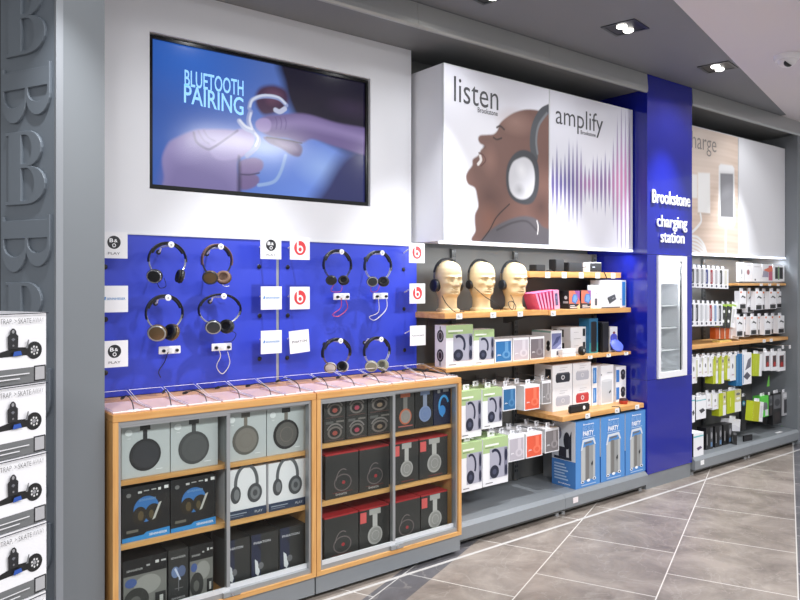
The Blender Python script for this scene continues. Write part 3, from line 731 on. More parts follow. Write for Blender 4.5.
# small white connector blocks with black plugs
def jack(label, px, py, cable):
    X, Z = at(px, py, 3.345)
    t = thing('jack_block', label, 'connector', (X, 3.345, Z - .018), 0, 'connector blocks under the headphones')
    MB().box(-.052, 0, 0, .052, .012, .036, 'white_plastic').build('plate', t, bevel=.002)
    MB().box(-.006, .0125, .008, .006, .054, .028, 'acrylic_edge').build('bracket', t)
    for q in (-.032, .032):
        b = MB(); b.lathe([(.007, 0), (.008, .01), (.006, .016)], Matrix.Translation((q, -.0003, .016)) @ Matrix.Rotation(PI / 2, 4, 'X'), 'black_plastic', 12); b.build('plug', t)
    MB().lathe([(.012, 0), (.012, .004)], Matrix.Translation((0, -.0003, .018)) @ Matrix.Rotation(PI / 2, 4, 'X'), 'alu_white', 16).build('button', t)
    if cable:
        mt, pts = cable
        w_ = [at(a, b, 3.345) for a, b in pts]
        path = smooth_line([(x - X, z - Z + .018) for x, z in w_], 5)
        MB().tube([(x, -.014 + .03 * min(1, j / 8), z) for j, (x, z) in enumerate(path)], .0022, mt, 6).build('cable', t)
jack('white connector block with black plugs below the bronze headphones', 170, 350, ('black_rubber', [(167, 352), (165, 362), (160, 372), (162, 378)]))
jack('white connector block with a white looped cable on the left board', 222, 347, ('white_cable', [(216, 347), (221, 356), (218, 367), (224, 374), (231, 364), (229, 352)]))
jack('white connector block with red cables below the glossy black headphones', 342, 296.5, ('red_cable', [(340, 298), (341, 308), (334, 315), (341, 316), (349, 308), (347, 299)]))
jack('white connector block with a white looped cable on the right board', 381, 296, ('white_cable', [(377, 298), (379, 312), (371, 317), (377, 320), (388, 309), (388, 298)]))
# hanging leads below the headphones
def lead(label, pts, mt, Y=3.36, r=.0017, name='cable'):
    w_ = smooth_line([at(a, b, Y) for a, b in pts], 6)
    tag(MB().tube([(x, Y, z) for x, z in w_], r, mt, 6).build(name), label, 'cable')
lead('thin black lead looping under the slim black headphones', [(157, 282), (160, 288), (166, 286), (164, 278)], 'black_rubber')
lead('thin pale lead looping under the brown leather headphones', [(220, 280), (224, 286), (229, 286)], 'white_cable')
lead('black lead hanging from the wide thin band headphones to the connector block', [(229, 330), (236, 334), (232, 341), (224, 342)], 'black_rubber')
lead('red lead hanging below the glossy black headphones', [(335, 283), (331, 290), (334, 292), (341, 291), (342, 285)], 'red_cable')
lead('red and white lead hanging below the grey and gold headphones', [(372, 281), (371, 291), (377, 291), (380, 284)], 'red_cable')

def sign(label, px, py, kind, w=.117, h=.117, tilt=0):
    Y = 3.275
    X, Z = at(px, py, Y)
    t = thing('brand_sign', label, 'sign', (X, Y, Z), 0, 'white brand signs on the blue boards')
    b = MB(); b.box(-w / 2, 0, -h / 2, w / 2, .004, h / 2, 'white_plastic')
    S = []
    if kind == 'bo':
        S = [('e', w / 2, h * .60, w * .245, h * .25, (28, 28, 34)), ('t', 'B', w * .335, h * .605, w * .14, h * .20, 'white_letter', .02), ('t', '&', w * .50, h * .605, w * .13, h * .17, 'white_letter', .01), ('t', 'O', w * .43, h * .42, w * .14, h * .20, 'white_letter', .02), ('t', 'PLAY', w * .28, h * .14, w * .44, h * .13, (90, 90, 96), 0)]
    elif kind == 'beats':
        S = [('e', w / 2, h * .52, w * .30, h * .32, (206, 56, 62)), ('e', w * .5, h * .46, w * .16, h * .17, 'white_plastic'), ('r', w * .34, h * .44, w * .42, h * .84, 'white_plastic'), ('e', w * .5, h * .46, w * .085, h * .09, (206, 56, 62))]
    elif kind == 'senn':
        S = [('p', [(w * .10, h * .46), (w * .17, h * .46), (w * .2, h * .58), (w * .13, h * .58)], (60, 130, 200)), ('t', 'SENNHEISER', w * .22, h * .47, w * .68, h * .12, (70, 140, 200), .01)]
    elif kind == 'plat':
        S = [('t', 'PHIATON', w * .12, h * .45, w * .76, h * .16, (60, 60, 66), .012)]
    elif kind == 'plan':
        S = [('t', 'PLANTRONICS', w * .12, h * .46, w * .76, h * .11, (70, 70, 76), .01)]
    decal(b, (-w / 2, 0, -h / 2), (1, 0, 0), (0, 0, 1), (0, -1, 0), S)
    p = b.build('plate', t); p.rotation_euler = (0, math.radians(tilt), 0)
    MB().tube([(0, .0045, h * .2), (0, .08, h * .2), (0, .1245, h * .05)], .004, 'acrylic_edge', 8).build('stem', t)
    MB().lathe([(.010, 0), (.012, .003), (.008, .006)], Matrix.Translation((-.004, .1245, -h / 2 - .036)) @ Matrix.Rotation(PI / 2, 4, 'X'), 'black_plastic', 14).build('socket', t)
for px, py, k, lab, tl_ in ((114, 245, 'bo', 'white sign with a black round monogram at the top left corner of the board', 0), (114.5, 299, 'senn', 'white sign with small blue lettering at the far left of the board', 0), (114.5, 354, 'bo', 'white sign with a black round monogram at the bottom left of the board', 0),
        (271, 247.5, 'bo', 'white sign with a black round monogram by the seam of the boards', 0), (271.5, 298, 'senn', 'white sign with blue lettering by the seam, left of the red mark', 0), (271.5, 342, 'senn', 'white sign with blue lettering by the seam, left of the dark lettered sign', 0),
        (300, 248.5, 'beats', 'white sign with a red round b mark at the top of the right board', 0), (300, 298, 'beats', 'white sign with a red round b mark in the middle of the right board', 0), (299.5, 341.5, 'plat', 'slightly tilted white sign with dark lettering beside the seam of the boards', -4),
        (417, 253, 'beats', 'white sign with red round b mark, topmost at the right board edge', 0), (417.5, 293.5, 'beats', 'white sign with a red round b mark beside the first mannequin head', 0), (418, 335.5, 'plan', 'white sign with small dark lettering at the right edge of the board', 0)):
    sign(lab, px, py, k, tilt=tl_)

# ================================================================== WOODEN DISPLAY CABINETS
CY = 2.93
def can(w, h, cx, cy, r, ring, disc, stem, stemw):
    """close view of a single ear cup hanging from its band"""
    return [('r', cx - stemw / 2, cy + r * .8, cx + stemw / 2, h * .86, stem), ('r', cx - stemw * 1.2, h * .86, cx + stemw * 1.2, h * .995, ring),
            ('e', cx, cy, r, r * 1.02, ring), ('e', cx + r * .03, cy, r * .82, r * .84, disc), ('e', cx + r * .03, cy, r * .5, r * .52, stem), ('e', cx + r * .03, cy, r * .46, r * .48, disc)]
def phones(cx, cy, s, band, cup, inner):
    """whole pair of headphones, three quarter view"""
    return [('arc', cx, cy + s * .25, s * .42, s * .62, -12, 192, s * .11, band), ('e', cx - s * .36, cy - s * .05, s * .17, s * .27, cup), ('e', cx - s * .33, cy - s * .05, s * .09, s * .17, inner),
            ('e', cx + s * .28, cy - s * .08, s * .25, s * .30, cup), ('e', cx + s * .29, cy - s * .08, s * .16, s * .20, inner), ('e', cx + s * .29, cy - s * .08, s * .08, s * .10, cup)]
def carton(name, label, cat, px0, px1, ytop, z0, Y, d, body, front, left=None, group=None, h=None, rotz=0):
    """carton whose front face spans px0..px1 in plane Y standing at height z0; front/left are functions of (w, h)"""
    X0, Z1 = at(px0, ytop, Y); X1 = atx(px1, Y); w_ = X1 - X0 - .001; h_ = h or Z1 - z0
    mb = MB(); pbox(mb, w_, d, h_, body, front(w_, h_) if front else (), left(d, h_) if left else ())
    o = mb.build(name, loc=(X0, Y, z0), rotz=rotz); tag(o, label, cat, group); return o
CABS = [(.855, 1.787, .705, .445), (1.791, 2.723, .722, .441)]
for ci, (x0, x1, zs1, zs2) in enumerate(CABS):
    w_ = x1 - x0; t = thing('display_cabinet', ('left' if ci == 0 else 'right') + ' beech display cabinet with sliding glass doors, below the ' + ('left' if ci == 0 else 'right') + ' blue board', 'cabinet', (x0, CY, 0))
    D = .465; s = .022; Zb, Zt = .113, .982
    MB().box(0, 0, Zt - .030, w_, D, Zt, 'beech_h').build('top_panel', t, bevel=.002)
    MB().box(0, 0, Zb + .0205, s, D, Zt - .0305, 'beech_v').build('side_panel', t); MB().box(w_ - s, 0, Zb + .0205, w_, D, Zt - .0305, 'beech_v').build('side_panel', t)
    MB().box(0, 0, Zb, w_, D, Zb + .02, 'beech_h').build('bottom_panel', t)
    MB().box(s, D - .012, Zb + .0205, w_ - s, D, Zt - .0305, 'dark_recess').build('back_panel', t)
    for z in (zs1, zs2): MB().box(s + .0005, .048, z - .02, w_ - s - .0005, D - .0125, z, 'beech_h').build('shelf', t)
    MB().box(.002, .012, .026, w_ - .002, D, Zb - .0005, 'steel_grey').build('plinth', t)
    MB().box(.02, .06, 0, w_ - .02, D - .02, .0255, 'dark_recess').build('foot_rail', t)
    b = MB(); b.box(s + .0005, .010, Zb + .0205, w_ - s - .0005, .044, Zb + .042, 'alu'); b.box(s + .0005, .010, Zt - .047, w_ - s - .0005, .044, Zt - .0310, 'alu'); b.box(s + .0005, .010, Zb + .0425, s + .012, .044, Zt - .0475, 'alu'); b.box(w_ - s - .012, .010, Zb + .0425, w_ - s - .0005, .044, Zt - .0475, 'alu')
    b.build('door_track', t)
    mid = w_ * (.53 if ci == 0 else .505)
    for k, (a, c, y) in enumerate(((s + .013, mid + .006, .013), (mid - .006, w_ - s - .013, .031))):
        gd = MB().box(a, y, Zb + .0425, c, y + .004, Zt - .0475, 'glass').build('glass_door', t)
        f = MB(); f.box(a, y - .003, Zb + .0425, c, y + .009, Zb + .062, 'alu_white'); f.box(a, y - .003, Zt - .056, c, y + .009, Zt - .0475, 'alu')
        e = c - .016 if k == 0 else a
        f.box(e, y - .003, Zb + .0625, e + .016, y + .009, Zt - .0565, 'alu'); f.build('door_frame', gd)
    b = MB(); b.box(mid - .03, -.004, Zb + .024, mid + .05, .0095, Zb + .045, 'alu'); b.lathe([(.008, 0), (.008, .004)], Matrix.Translation((mid + .01, -.0042, Zb + .035)) @ Matrix.Rotation(PI / 2, 4, 'X'), 'chrome', 12); b.build('lock', t)
CF = 2.995
ZB = .1335
LG = (188, 195, 200)
gr = 'grey headphone cartons in the left cabinet'
for px0, px1, yt, ring, disc, stem, lab in ((121.5, 170, 426, (40, 42, 46), (52, 54, 60), (44, 46, 50), 'pale grey carton picturing a black ear cup, leftmost in the left cabinet'),
        (170.8, 218, 421, (70, 72, 74), (86, 88, 90), (80, 82, 84), 'pale grey carton picturing a plain dark grey ear cup in the left cabinet'),
        (226, 266.3, 415, (98, 96, 92), (128, 124, 118), (122, 116, 108), 'pale grey carton picturing a silver faced grey ear cup, behind the right glass door'),
        (267, 306, 407.5, (36, 36, 38), (96, 94, 92), (120, 114, 108), 'pale grey carton picturing a black rimmed silver ear cup in the left cabinet')):
    f = lambda w, h, a=ring, b=disc, c=stem: can(w, h, w * .48, h * .40, w * .33, a, b, c, w * .09) + [('e', w * .14, h * .84, w * .075, h * .062, (232, 236, 238)), ('r', w * .70, h * .10, w * .84, h * .115, (235, 238, 240)), ('r', w * .11, h * .725, w * .18, h * .74, (226, 228, 230))]
    carton('headphone_carton', lab, 'box', px0, px1, yt, .7055, CF, .2, 'grey_card', f, group=gr, h=.222)
def bluebox(w, h):
    return [('p', [(0, 0), (w, 0), (w, h * .15), (w * .5, h * .13), (w * .44, h * .09), (0, h * .08)], (52, 140, 210)), ('t', 'SENNHEISER', w * .56, h * .05, w * .38, h * .06, 'white_letter', .01),
            ('e', w * .5, h * .56, w * .27, h * .24, (58, 118, 186)), ('e', w * .36, h * .46, w * .15, h * .16, (44, 38, 30)), ('e', w * .64, h * .47, w * .17, h * .17, (40, 36, 30)), ('e', w * .38, h * .45, w * .06, h * .09, (90, 76, 50)), ('e', w * .6, h * .45, w * .05, h * .08, (90, 78, 52)),
            ('p', [(w * .62, h * .34), (w * .68, h * .36), (w * .82, h * .66), (w * .76, h * .64)], (196, 196, 190)), ('t', 'SENNHEISER', w * .34, h * .72, w * .36, h * .06, (130, 170, 210), 0),
            ('e', w * .13, h * .86, w * .05, h * .04, (120, 120, 120)), ('r', w * .32, h * .87, w * .40, h * .91, (210, 210, 210)), ('r', w * .44, h * .895, w * .55, h * .915, (180, 180, 180)), ('r', w * .60, h * .90, w * .70, h * .92, (200, 200, 200)), ('r', w * .74, h * .88, w * .80, h * .93, (230, 230, 230)), ('r', w * .87, h * .89, w * .96, h * .95, (235, 235, 235)), ('r', w * .08, h * .17, w * .32, h * .22, (110, 108, 100))]
for px0, px1, yt, lab in ((122, 170, 490, 'black carton with a blue topped headphone picture, left one on the middle shelf'), (170.8, 216, 480, 'black carton with a blue topped headphone picture, right one on the middle shelf')):
    carton('headphone_carton', lab, 'box', px0, px1, yt, .4455, CF, .2, 'black_card', bluebox, group='black and blue headphone cartons', h=.222)
def whitebox(w, h):
    return phones(w * .50, h * .52, min(w, h) * .74, (96, 98, 102), (74, 76, 80), (124, 126, 130)) + [('r', 0, 0, w, h * .17, (44, 58, 84)), ('r', w * .06, h * .09, w * .5, h * .11, (150, 160, 176)), ('r', w * .06, h * .05, w * .42, h * .065, (120, 130, 150)), ('t', 'PLAY', w * .70, h * .06, w * .2, h * .07, (190, 196, 206), .01)]
for px0, px1, yt, lab in ((226, 266.3, 474, 'white carton picturing grey headphones over a navy strip, left one in the left cabinet'), (268.5, 306, 464, 'white carton picturing grey headphones over a navy strip, right one in the left cabinet')):
    carton('headphone_carton', lab, 'box', px0, px1, yt, .4455, CF, .2, 'white_card', whitebox, group='white headphone cartons in the left cabinet', h=.222)
def greypic(w, h):
    return [('r', w * .02, h * .02, w * .98, h * .72, (120, 120, 116)), ('e', w * .55, h * .52, w * .30, h * .17, (150, 150, 146)), ('e', w * .30, h * .28, w * .28, h * .22, (52, 52, 50)), ('e', w * .28, h * .26, w * .12, h * .10, (96, 96, 92)), ('e', w * .18, h * .60, w * .13, h * .08, (70, 92, 150)), ('r', w * .72, h * .10, w * .96, h * .34, (40, 40, 40)), ('r', w * .82, h * .14, w * .90, h * .28, (190, 190, 186)),
            ('t', 'SENNHEISER', w * .08, h * .80, w * .36, h * .05, (190, 190, 190), .01), ('r', w * .52, h * .84, w * .60, h * .87, (180, 180, 180)), ('r', w * .72, h * .86, w * .80, h * .91, (220, 220, 220)), ('r', w * .85, h * .87, w * .96, h * .90, (200, 200, 200))]
def narrow(w, h):
    return [('t', 'SENNHEISER', w * .12, h * .84, w * .74, h * .05, (190, 190, 190), .01), ('e', w * .34, h * .60, w * .20, h * .10, (110, 130, 170)), ('e', w * .66, h * .60, w * .20, h * .10, (90, 104, 140)), ('p', [(w * .28, h * .66), (w * .36, h * .68), (w * .62, h * .46), (w * .56, h * .44)], (200, 210, 230)), ('r', w * .48, h * .26, w * .52, h * .50, (120, 120, 124)), ('t', 'SENNHEISER', w * .14, h * .12, w * .7, h * .05, (180, 180, 184), .01), ('r', w * .3, h * .30, w * .72, h * .315, (110, 110, 110))]
for px0, px1, f, lab in ((122.5, 167.5, greypic, 'black carton with a grey headphone photo, leftmost on the bottom of the left cabinet'), (168.5, 188.5, narrow, 'narrow black carton with a small blue earphone picture, between two grey pictured cartons'), (189.5, 213.5, greypic, 'small black carton with a grey headphone photo, right of the narrow carton')):
    carton('headphone_carton', lab, 'box', px0, px1, 566, ZB, CF, .22, 'dark_card' if f is narrow else 'black_card', f, group='black cartons on the cabinet bottom', h=.238)
def phiat(w, h):
    return [('r', 0, 0, w * .34, h, (44, 48, 72)), ('t', 'PHIATON', w * .08, h * .80, w * .62, h * .07, (214, 214, 220), .012), ('p', [(w * .12, h * .50), (w * .22, h * .44), (w * .30, h * .22), (w * .24, h * .14), (w * .14, h * .20)], (220, 222, 226)), ('e', w * .34, h * .34, w * .10, h * .07, (110, 110, 114)), ('arc', w * .24, h * .50, w * .12, h * .28, 40, 100, w * .04, (28, 28, 32)), ('t', 'WIRELESS', w * .14, h * .06, w * .56, h * .05, (200, 200, 200), .01)]
for px0, px1, yt, lab in ((226.5, 250, 545, 'black carton with a white earpiece, left of three on the bottom of the left cabinet'), (251.5, 278.5, 538, 'black carton with a white earpiece, middle of three on the bottom of the left cabinet'), (280, 307.5, 530, 'black carton with a white earpiece, right of three on the bottom of the left cabinet')):
    carton('headphone_carton', lab, 'box', px0, px1, yt, ZB, CF, .16, 'dark_card', phiat, left=lambda d, h: [('r', 0, 0, d, h, (96, 98, 100))], group='black wireless earpiece cartons', h=.222)
# right cabinet, small stacked cartons behind the left door
def smallc(c):
    return lambda w, h: [('e', w * .5, h * .40, w * .34, h * .28, (118, 112, 108)), ('e', w * .5, h * .40, w * .25, h * .20, (40, 36, 38)), ('arc', w * .5, h * .42, w * .40, h * .40, 20, 160, w * .06, (130, 126, 124)), ('e', w * .5, h * .38, w * .12, h * .10, c), ('r', w * .08, h * .80, w * .42, h * .92, (96, 96, 96)), ('r', w * .56, h * .84, w * .92, h * .92, (120, 116, 112)), ('r', w * .08, h * .06, w * .9, h * .10, (92, 70, 66))]
cols = [(160, 80, 70), (170, 70, 90), (140, 120, 100)]
for r_ in (0, 1):
    for c_, (a, b) in enumerate(((324, 345.5), (346.5, 367), (368, 391))):
        z = .7225 + r_ * .112
        carton('headphone_carton', 'small black ring pictured carton, ' + ('lower' if r_ == 0 else 'upper') + ' in the ' + ('left', 'middle', 'right')[c_] + ' stack of the right cabinet', 'box', a, b, 400, z, CF, .2, 'dark_card', smallc(cols[c_]), group='small black cartons in the right cabinet', h=.1115)
for a, yt, lab in ((344, 399.5, 'small red security tag on top of the left small black cartons'), (368.5, 396.5, 'small red security tag on top of the right small black cartons')):
    X = atx(a, 2.99); tag(MB().box(-.018, 0, 0, .018, .012, .028, (214, 72, 66)).build('security_tag', loc=(X + .004, CF + .02, .9465)), lab, 'tag', 'red security tags')
for a, b, f, body, lab in ((394, 414.5, lambda w, h: can(w, h, w * .55, h * .36, w * .30, (196, 108, 76), (150, 144, 140), (120, 118, 116), w * .2) + [('r', w * .2, h * .1, w * .9, h * .13, (180, 100, 90))], 'dark_card', 'dark carton picturing an orange rimmed ear cup on the top shelf of the right cabinet'),
        (415.2, 433, lambda w, h: can(w, h, w * .55, h * .36, w * .34, (132, 150, 190), (116, 136, 180), (140, 150, 176), w * .22), 'black_card', 'dark carton picturing a pale blue ear cup on the top shelf of the right cabinet'),
        (433.7, 452, lambda w, h: [('arc', w * .55, h * .50, w * .30, h * .30, 20, 260, w * .10, (70, 160, 226)), ('e', w * .46, h * .38, w * .18, h * .14, (60, 140, 214)), ('r', w * .2, h * .86, w * .34, h * .94, (190, 190, 196)), ('r', w * .5, h * .88, w * .8, h * .95, (170, 170, 180))], (26, 32, 62), 'navy carton picturing bright blue headphones at the right end of the top shelf')):
    carton('headphone_carton', lab, 'box', a, b, 393, .7225, CF, .2, body, f, h=.205)
def beats(full):
    def f(w, h):
        if full: return can(w, h, w * .52, h * .36, w * .25, (176, 174, 172), (150, 148, 146), (190, 188, 186), w * .16) + [('r', w * .3, h * .05, w * .8, h * .07, (120, 60, 60))]
        return [('arc', w * .52, h * .34, w * .27, h * .20, 0, 360, w * .03, (110, 100, 100)), ('arc', w * .52, h * .36, w * .22, h * .30, 60, 170, w * .02, (130, 120, 120)), ('e', w * .54, h * .34, w * .05, h * .04, (160, 50, 56)), ('t', 'beats', w * .30, h * .06, w * .34, h * .09, (170, 168, 166), .01), ('r', w * .2, h * .12, w * .8, h * .13, (120, 50, 50))]
    return f
for a, b, z, full, lab in ((325.5, 358.5, .4415, 0, 'black red lidded carton with a faint ring, leftmost on the right cabinet\'s middle shelf'), (359.5, 389, .4415, 0, 'black red lidded carton with a faint ring, second on the right cabinet\'s middle shelf'), (393.5, 418.5, .4415, 1, 'black carton picturing silver headphones, third on the middle shelf of the right cabinet'), (419.5, 447.5, .4415, 1, 'black carton picturing silver headphones, fourth on the middle shelf of the right cabinet'),
        (324.5, 358.5, ZB, 0, 'black red lidded carton with a faint ring, leftmost on the bottom of the right cabinet'), (359.5, 389, ZB, 1, 'black red lidded carton with silver headphones, second on the bottom of the right cabinet'), (391.5, 420, ZB, 0, 'black red lidded carton with a faint ring, third on the bottom of the right cabinet'), (421, 447.5, ZB, 1, 'black red lidded carton with silver headphones, last on the bottom of the right cabinet')):
    X0 = atx(a, CF); w_ = atx(b, CF) - X0 - .001; h_ = .222
    t = thing('headphone_carton', lab, 'box', (X0, CF, z), 0, 'black red lidded cartons in the right cabinet')
    mb = MB(); pbox(mb, w_, .2, h_ - .008, 'dark_card', beats(full)(w_, h_ - .008)); mb.build('body', t)
    MB().box(0, 0, h_ - .0078, w_, .2, h_, (176, 44, 50)).build('lid', t)
    if full: MB().box(w_ * .02, -.003, h_ * .68, w_ * .22, -.0008, h_ * .92, (222, 96, 96)).build('security_tag', t)

# ------------------------------------------------------------------ clear trays along the cabinet tops
edges = [.862 + i * .1552 for i in range(13)]
curl = [(0, .0), (.0, .0), (-.03, .02), (.02, .03), (.02, .03), (-.03, .04), (0, .02), (-.02, .03), (0, .05), (-.03, .05), (-.04, .05), (-.04, .05)]
for i in range(12):
    x0 = edges[i]; w_ = .146
    t = thing('acrylic_tray', 'clear pinkish tray with a black tether, %s from the left along the cabinet tops' % ORD[i], 'tray', (x0, 2.952, .983), 0, 'clear trays on the cabinet tops')
    MB().box(0, 0, 0, w_, .27, .004, 'pink_acrylic').build('base', t)
    b = MB()
    b.add([(0, .27, .004), (w_, .27, .004), (w_, .30, .045), (0, .30, .045), (0, .274, .004), (w_, .274, .004), (w_, .304, .045), (0, .304, .045)], [(0, 1, 2, 3), (7, 6, 5, 4), (0, 4, 5, 1), (3, 2, 6, 7), (0, 3, 7, 4), (1, 5, 6, 2)], 'acrylic')
    b.build('back_wall', t)
    b = MB()
    b.tube([(.001, .002, .006), (.001, .15, .012), (.001, .299, .048), (w_ - .001, .299, .048), (w_ - .001, .15, .012), (w_ - .001, .002, .006)], .0011, 'acrylic_edge', 6)
    b.tube([(0, .002, .005), (w_, .002, .005)], .002, 'acrylic_edge', 6)
    for q in (.006, w_ - .046): b.box(q, .298, .046, q + .04, .303, .056, 'acrylic')
    b.build('rim', t)
    MB().box(0, .004, .0045, .0025, .268, .012, 'acrylic').build('side_wall', t); MB().box(w_ - .0025, .004, .0045, w_, .268, .012, 'acrylic').build('side_wall', t)
    px_, dx = .088, (-.012, .002, -.05, -.055, -.06, -.06, -.02, -.03, -.02, -.055, -.07, -.06)[i]
    hgt = (.05, .06, .045, .055, .05, .06, .055, .05, .045, .055, .055, .045)[i]
    pth = smooth_line([(px_, .02, .005), (px_ + .002, .05, hgt * .7), (px_ + dx * .5, .085, hgt * 1.1), (px_ + dx, .11, hgt * .95)], 6)
    MB().tube(pth, .0022, 'black_rubber', 6).build('tether', t)
    e = Vector(pth[-1]); d = (e - Vector(pth[-3])).normalized()
    MB().tube([e, e + d * .008, e + d * .022], [.005, .0065, .005], 'black_plastic', 8).build('sensor', t)
    MB().box(px_ - .018, .004, .0045, px_ + .018, .028, .0075, 'acrylic_edge').build('tether_foot', t)

# ================================================================== SHELVING BAY BESIDE THE CABINETS
BYK = 3.45
def fixture(name, label, x0, x1, xm, upr):
    t = thing(name, label, 'shelf unit', (x0, 3.0, 0)); W = x1 - x0
    for a, b in ((0, xm - x0 - .001), (xm - x0 + .001, W)):
        MB().box(a, BYK - 3, .142, b, BYK - 3 + .03, 1.727, 'back_grey').build('back_panel', t)
        mb = MB(); mb.add([(a, 0, .05), (b, 0, .05), (b, .45, .05), (a, .45, .05), (a, 0, .118), (b, 0, .118), (b, .022, .140), (a, .022, .140), (b, .45, .140), (a, .45, .140)],
               [(0, 3, 2, 1), (0, 1, 5, 4), (4, 5, 6, 7), (7, 6, 8, 9), (3, 9, 8, 2), (1, 2, 8, 6, 5), (0, 4, 7, 9, 3)], 'steel_grey')
        mb.build('base_deck', t)
        MB().box(a, .02, .030, b, .44, .0495, 'steel_dark').build('kick_plate', t)
        for q in (a + .03, b - .03): MB().tube([(q, .05, .0), (q, .05, .029)], .016, 'alu', 10).build('levelling_foot', t)
    for X in upr:
        mb = MB(); X -= x0; mb.box(X - .018, BYK - 3 - .022, .142, X + .018, BYK - 3 - .001, 1.726, 'steel_dark')
        for k in range(48):
            z = .2 + k * .032
            for q in (-.008, .008): decal(mb, (X + q - .003, BYK - 3 - .022, z), (1, 0, 0), (0, 0, 1), (0, -1, 0), [('r', 0, 0, .006, .018, 'screen_black')])
        mb.build('slotted_upright', t)
    return t
fixture('shelf_unit', 'grey steel shelf unit holding mannequin heads and cartons, between cabinets and blue column', GX0 + .004, GX1 - .008, GXM, (3.12, 3.70, 4.58))
fixture('shelf_unit', 'grey steel shelf unit of the charging bay, right of the blue column', 5.262, 7.082, 6.17, (5.55, 6.17, 6.85))
def shelf(label, x0, x1, y0, z0, z1, tags, group=None, br=.02):
    t = thing('shelf', label, 'shelf', (x0, y0, z0), 0, group)
    MB().box(0, 0, 0, x1 - x0, BYK - .024 - y0, z1 - z0, 'beech_h').build('board', t, bevel=.0015)
    for q in (.12, (x1 - x0) - .12):
        b = MB(); b.prism([(.02, 0), (BYK - .025 - y0, 0), (BYK - .025 - y0, -br), (BYK - .06 - y0, -br)], (q, 0, -.0005), (0, 1, 0), (0, 0, 1), (.004, 0, 0), 'steel_dark'); b.build('bracket', t)
    for p in tags:
        X = atx(p, y0) - x0
        b = MB(); b.box(X - .024, -.003, -.004, X + .024, -.0004, z1 - z0 - .004, 'price_tag'); decal(b, (X - .02, -.003, -.002), (1, 0, 0), (0, 0, 1), (0, -1, 0), [('r', .004, .006, .030, .009, (150, 150, 156)), ('r', .004, .014, .022, .019, (120, 120, 126))]); b.build('price_tag', t)
    return t
HSZ = 1.330
shelf('beech shelf carrying the three mannequin heads', 2.776, 3.688, HY, 1.297, HSZ, (459, 493, 520), 'beech shelves', .06)
shelf('beech shelf carrying pink packs and white cartons, right of the mannequin heads', 3.692, 4.606, HY, 1.293, 1.327, (553,), 'beech shelves')
shelf('small upper beech shelf carrying four little black speakers', 3.60, 4.606, 3.215, 1.545, 1.585, (547.5, 564, 581, 597.5, 613), 'beech shelves')
shelf('beech shelf with green topped headphone cartons, below the mannequin heads', 2.786, 3.698, HY, .984, 1.006, (), 'beech shelves')
shelf('beech shelf with the tall teal carton and the blue disc speaker', 3.700, 4.606, HY, .984, 1.006, (590, 608.5, 626), 'beech shelves')
shelf('deep beech shelf with white speaker cartons above the tall blue cartons', 3.706, 4.618, 3.03, .604, .636, (587.5, 617, 637), 'beech shelves')
tag(MB().box(0, -.003, 0, .05, -.0005, .035, (236, 226, 228)).build('price_card', loc=(atx(573, 3.0), 3.0004, .072)), 'small pale price card on the deck edge below the tall blue cartons', 'card')
for i, (a, b) in enumerate(((470, 478), (508, 520), (530, 541))):
    pass

# ------------------------------------------------------------------ mannequin heads
def ss(z, zs, vs):
    return float(np.interp(z, zs, vs))
def head(label, X, Y, Z, rot):
    zs = [0, .014, .022, .05, .085, .098, .106, .118, .14, .165, .19, .215, .24, .265, .285, .300, .309, .313]
    hw = [.070, .070, .056, .053, .055, .058, .060, .064, .068, .072, .075, .076, .075, .070, .060, .044, .024, .002]
    fr_ = [.066, .066, .050, .045, .047, .062, .078, .086, .089, .090, .090, .094, .094, .087, .073, .052, .028, .002]
    bk = [.072, .072, .060, .058, .064, .070, .074, .080, .090, .098, .104, .106, .104, .097, .084, .060, .032, .002]
    ZL = [0, .007, .014, .018, .022] + [.03 + .0105 * k for k in range(6)] + [.088 + .0042 * k for k in range(50)] + [.299, .304, .308, .311, .313]
    n = 64; vs = []; fs = []
    g = lambda x, s: math.exp(-(x / s) ** 2)
    for z in ZL:
        a, f, b = ss(z, zs, hw), ss(z, zs, fr_), ss(z, zs, bk)
        for k in range(n):
            t = 2 * PI * k / n; c, s_ = math.cos(t), math.sin(t)
            e = 2 / 2.35
            x = a * math.copysign(abs(c) ** e, c); y = (b if s_ > 0 else f) * math.copysign(abs(s_) ** e, s_)
            if s_ < 0:
                w = -s_; d = 0
                nz = ss(z, [.146, .150, .156, .162, .175, .195, .208, .216], [0, .004, .024, .029, .025, .015, .007, 0])
                d += nz * g(x, .0105 if z > .17 else .0135)
                d += .007 * g(abs(x) - .028, .022) * g(z - .2125, .0065)             # brow
                d -= .015 * g(abs(x) - .029, .015) * g(z - .1965, .0095)             # eye sockets
                d += .005 * g(abs(x) - .030, .011) * g(z - .1955, .005)              # lids
                d += .0055 * g(abs(x) - .050, .02) * g(z - .176, .012)               # cheek bones
                d -= .008 * g(abs(x) - .046, .016) * g(z - .145, .018)               # hollow cheeks
                d += .0085 * g(x, .020) * (g(z - .1375, .0042) + g(z - .1275, .0042)) - .006 * g(x, .024) * g(z - .1325, .0016) - .005 * g(x, .02) * g(z - .1185, .004)
                d += .010 * g(x, .020) * g(z - .1085, .007)                         # chin
                y -= 1.7 * d * w ** .5
            vs.append((x, y, z))
    N = len(ZL)
    for i in range(N - 1):
        for k in range(n): fs.append((i * n + k, i * n + (k + 1) % n, (i + 1) * n + (k + 1) % n, (i + 1) * n + k))
    fs.append(tuple(range(n))[::-1]); fs.append(tuple((N - 1) * n + k for k in range(n)))
    mb = MB(); mb.add(vs, fs, 'manikin', True)
    o = mb.build('mannequin_head', loc=(X, Y, Z), rotz=rot); tag(o, label, 'mannequin head', 'mannequin heads'); return o
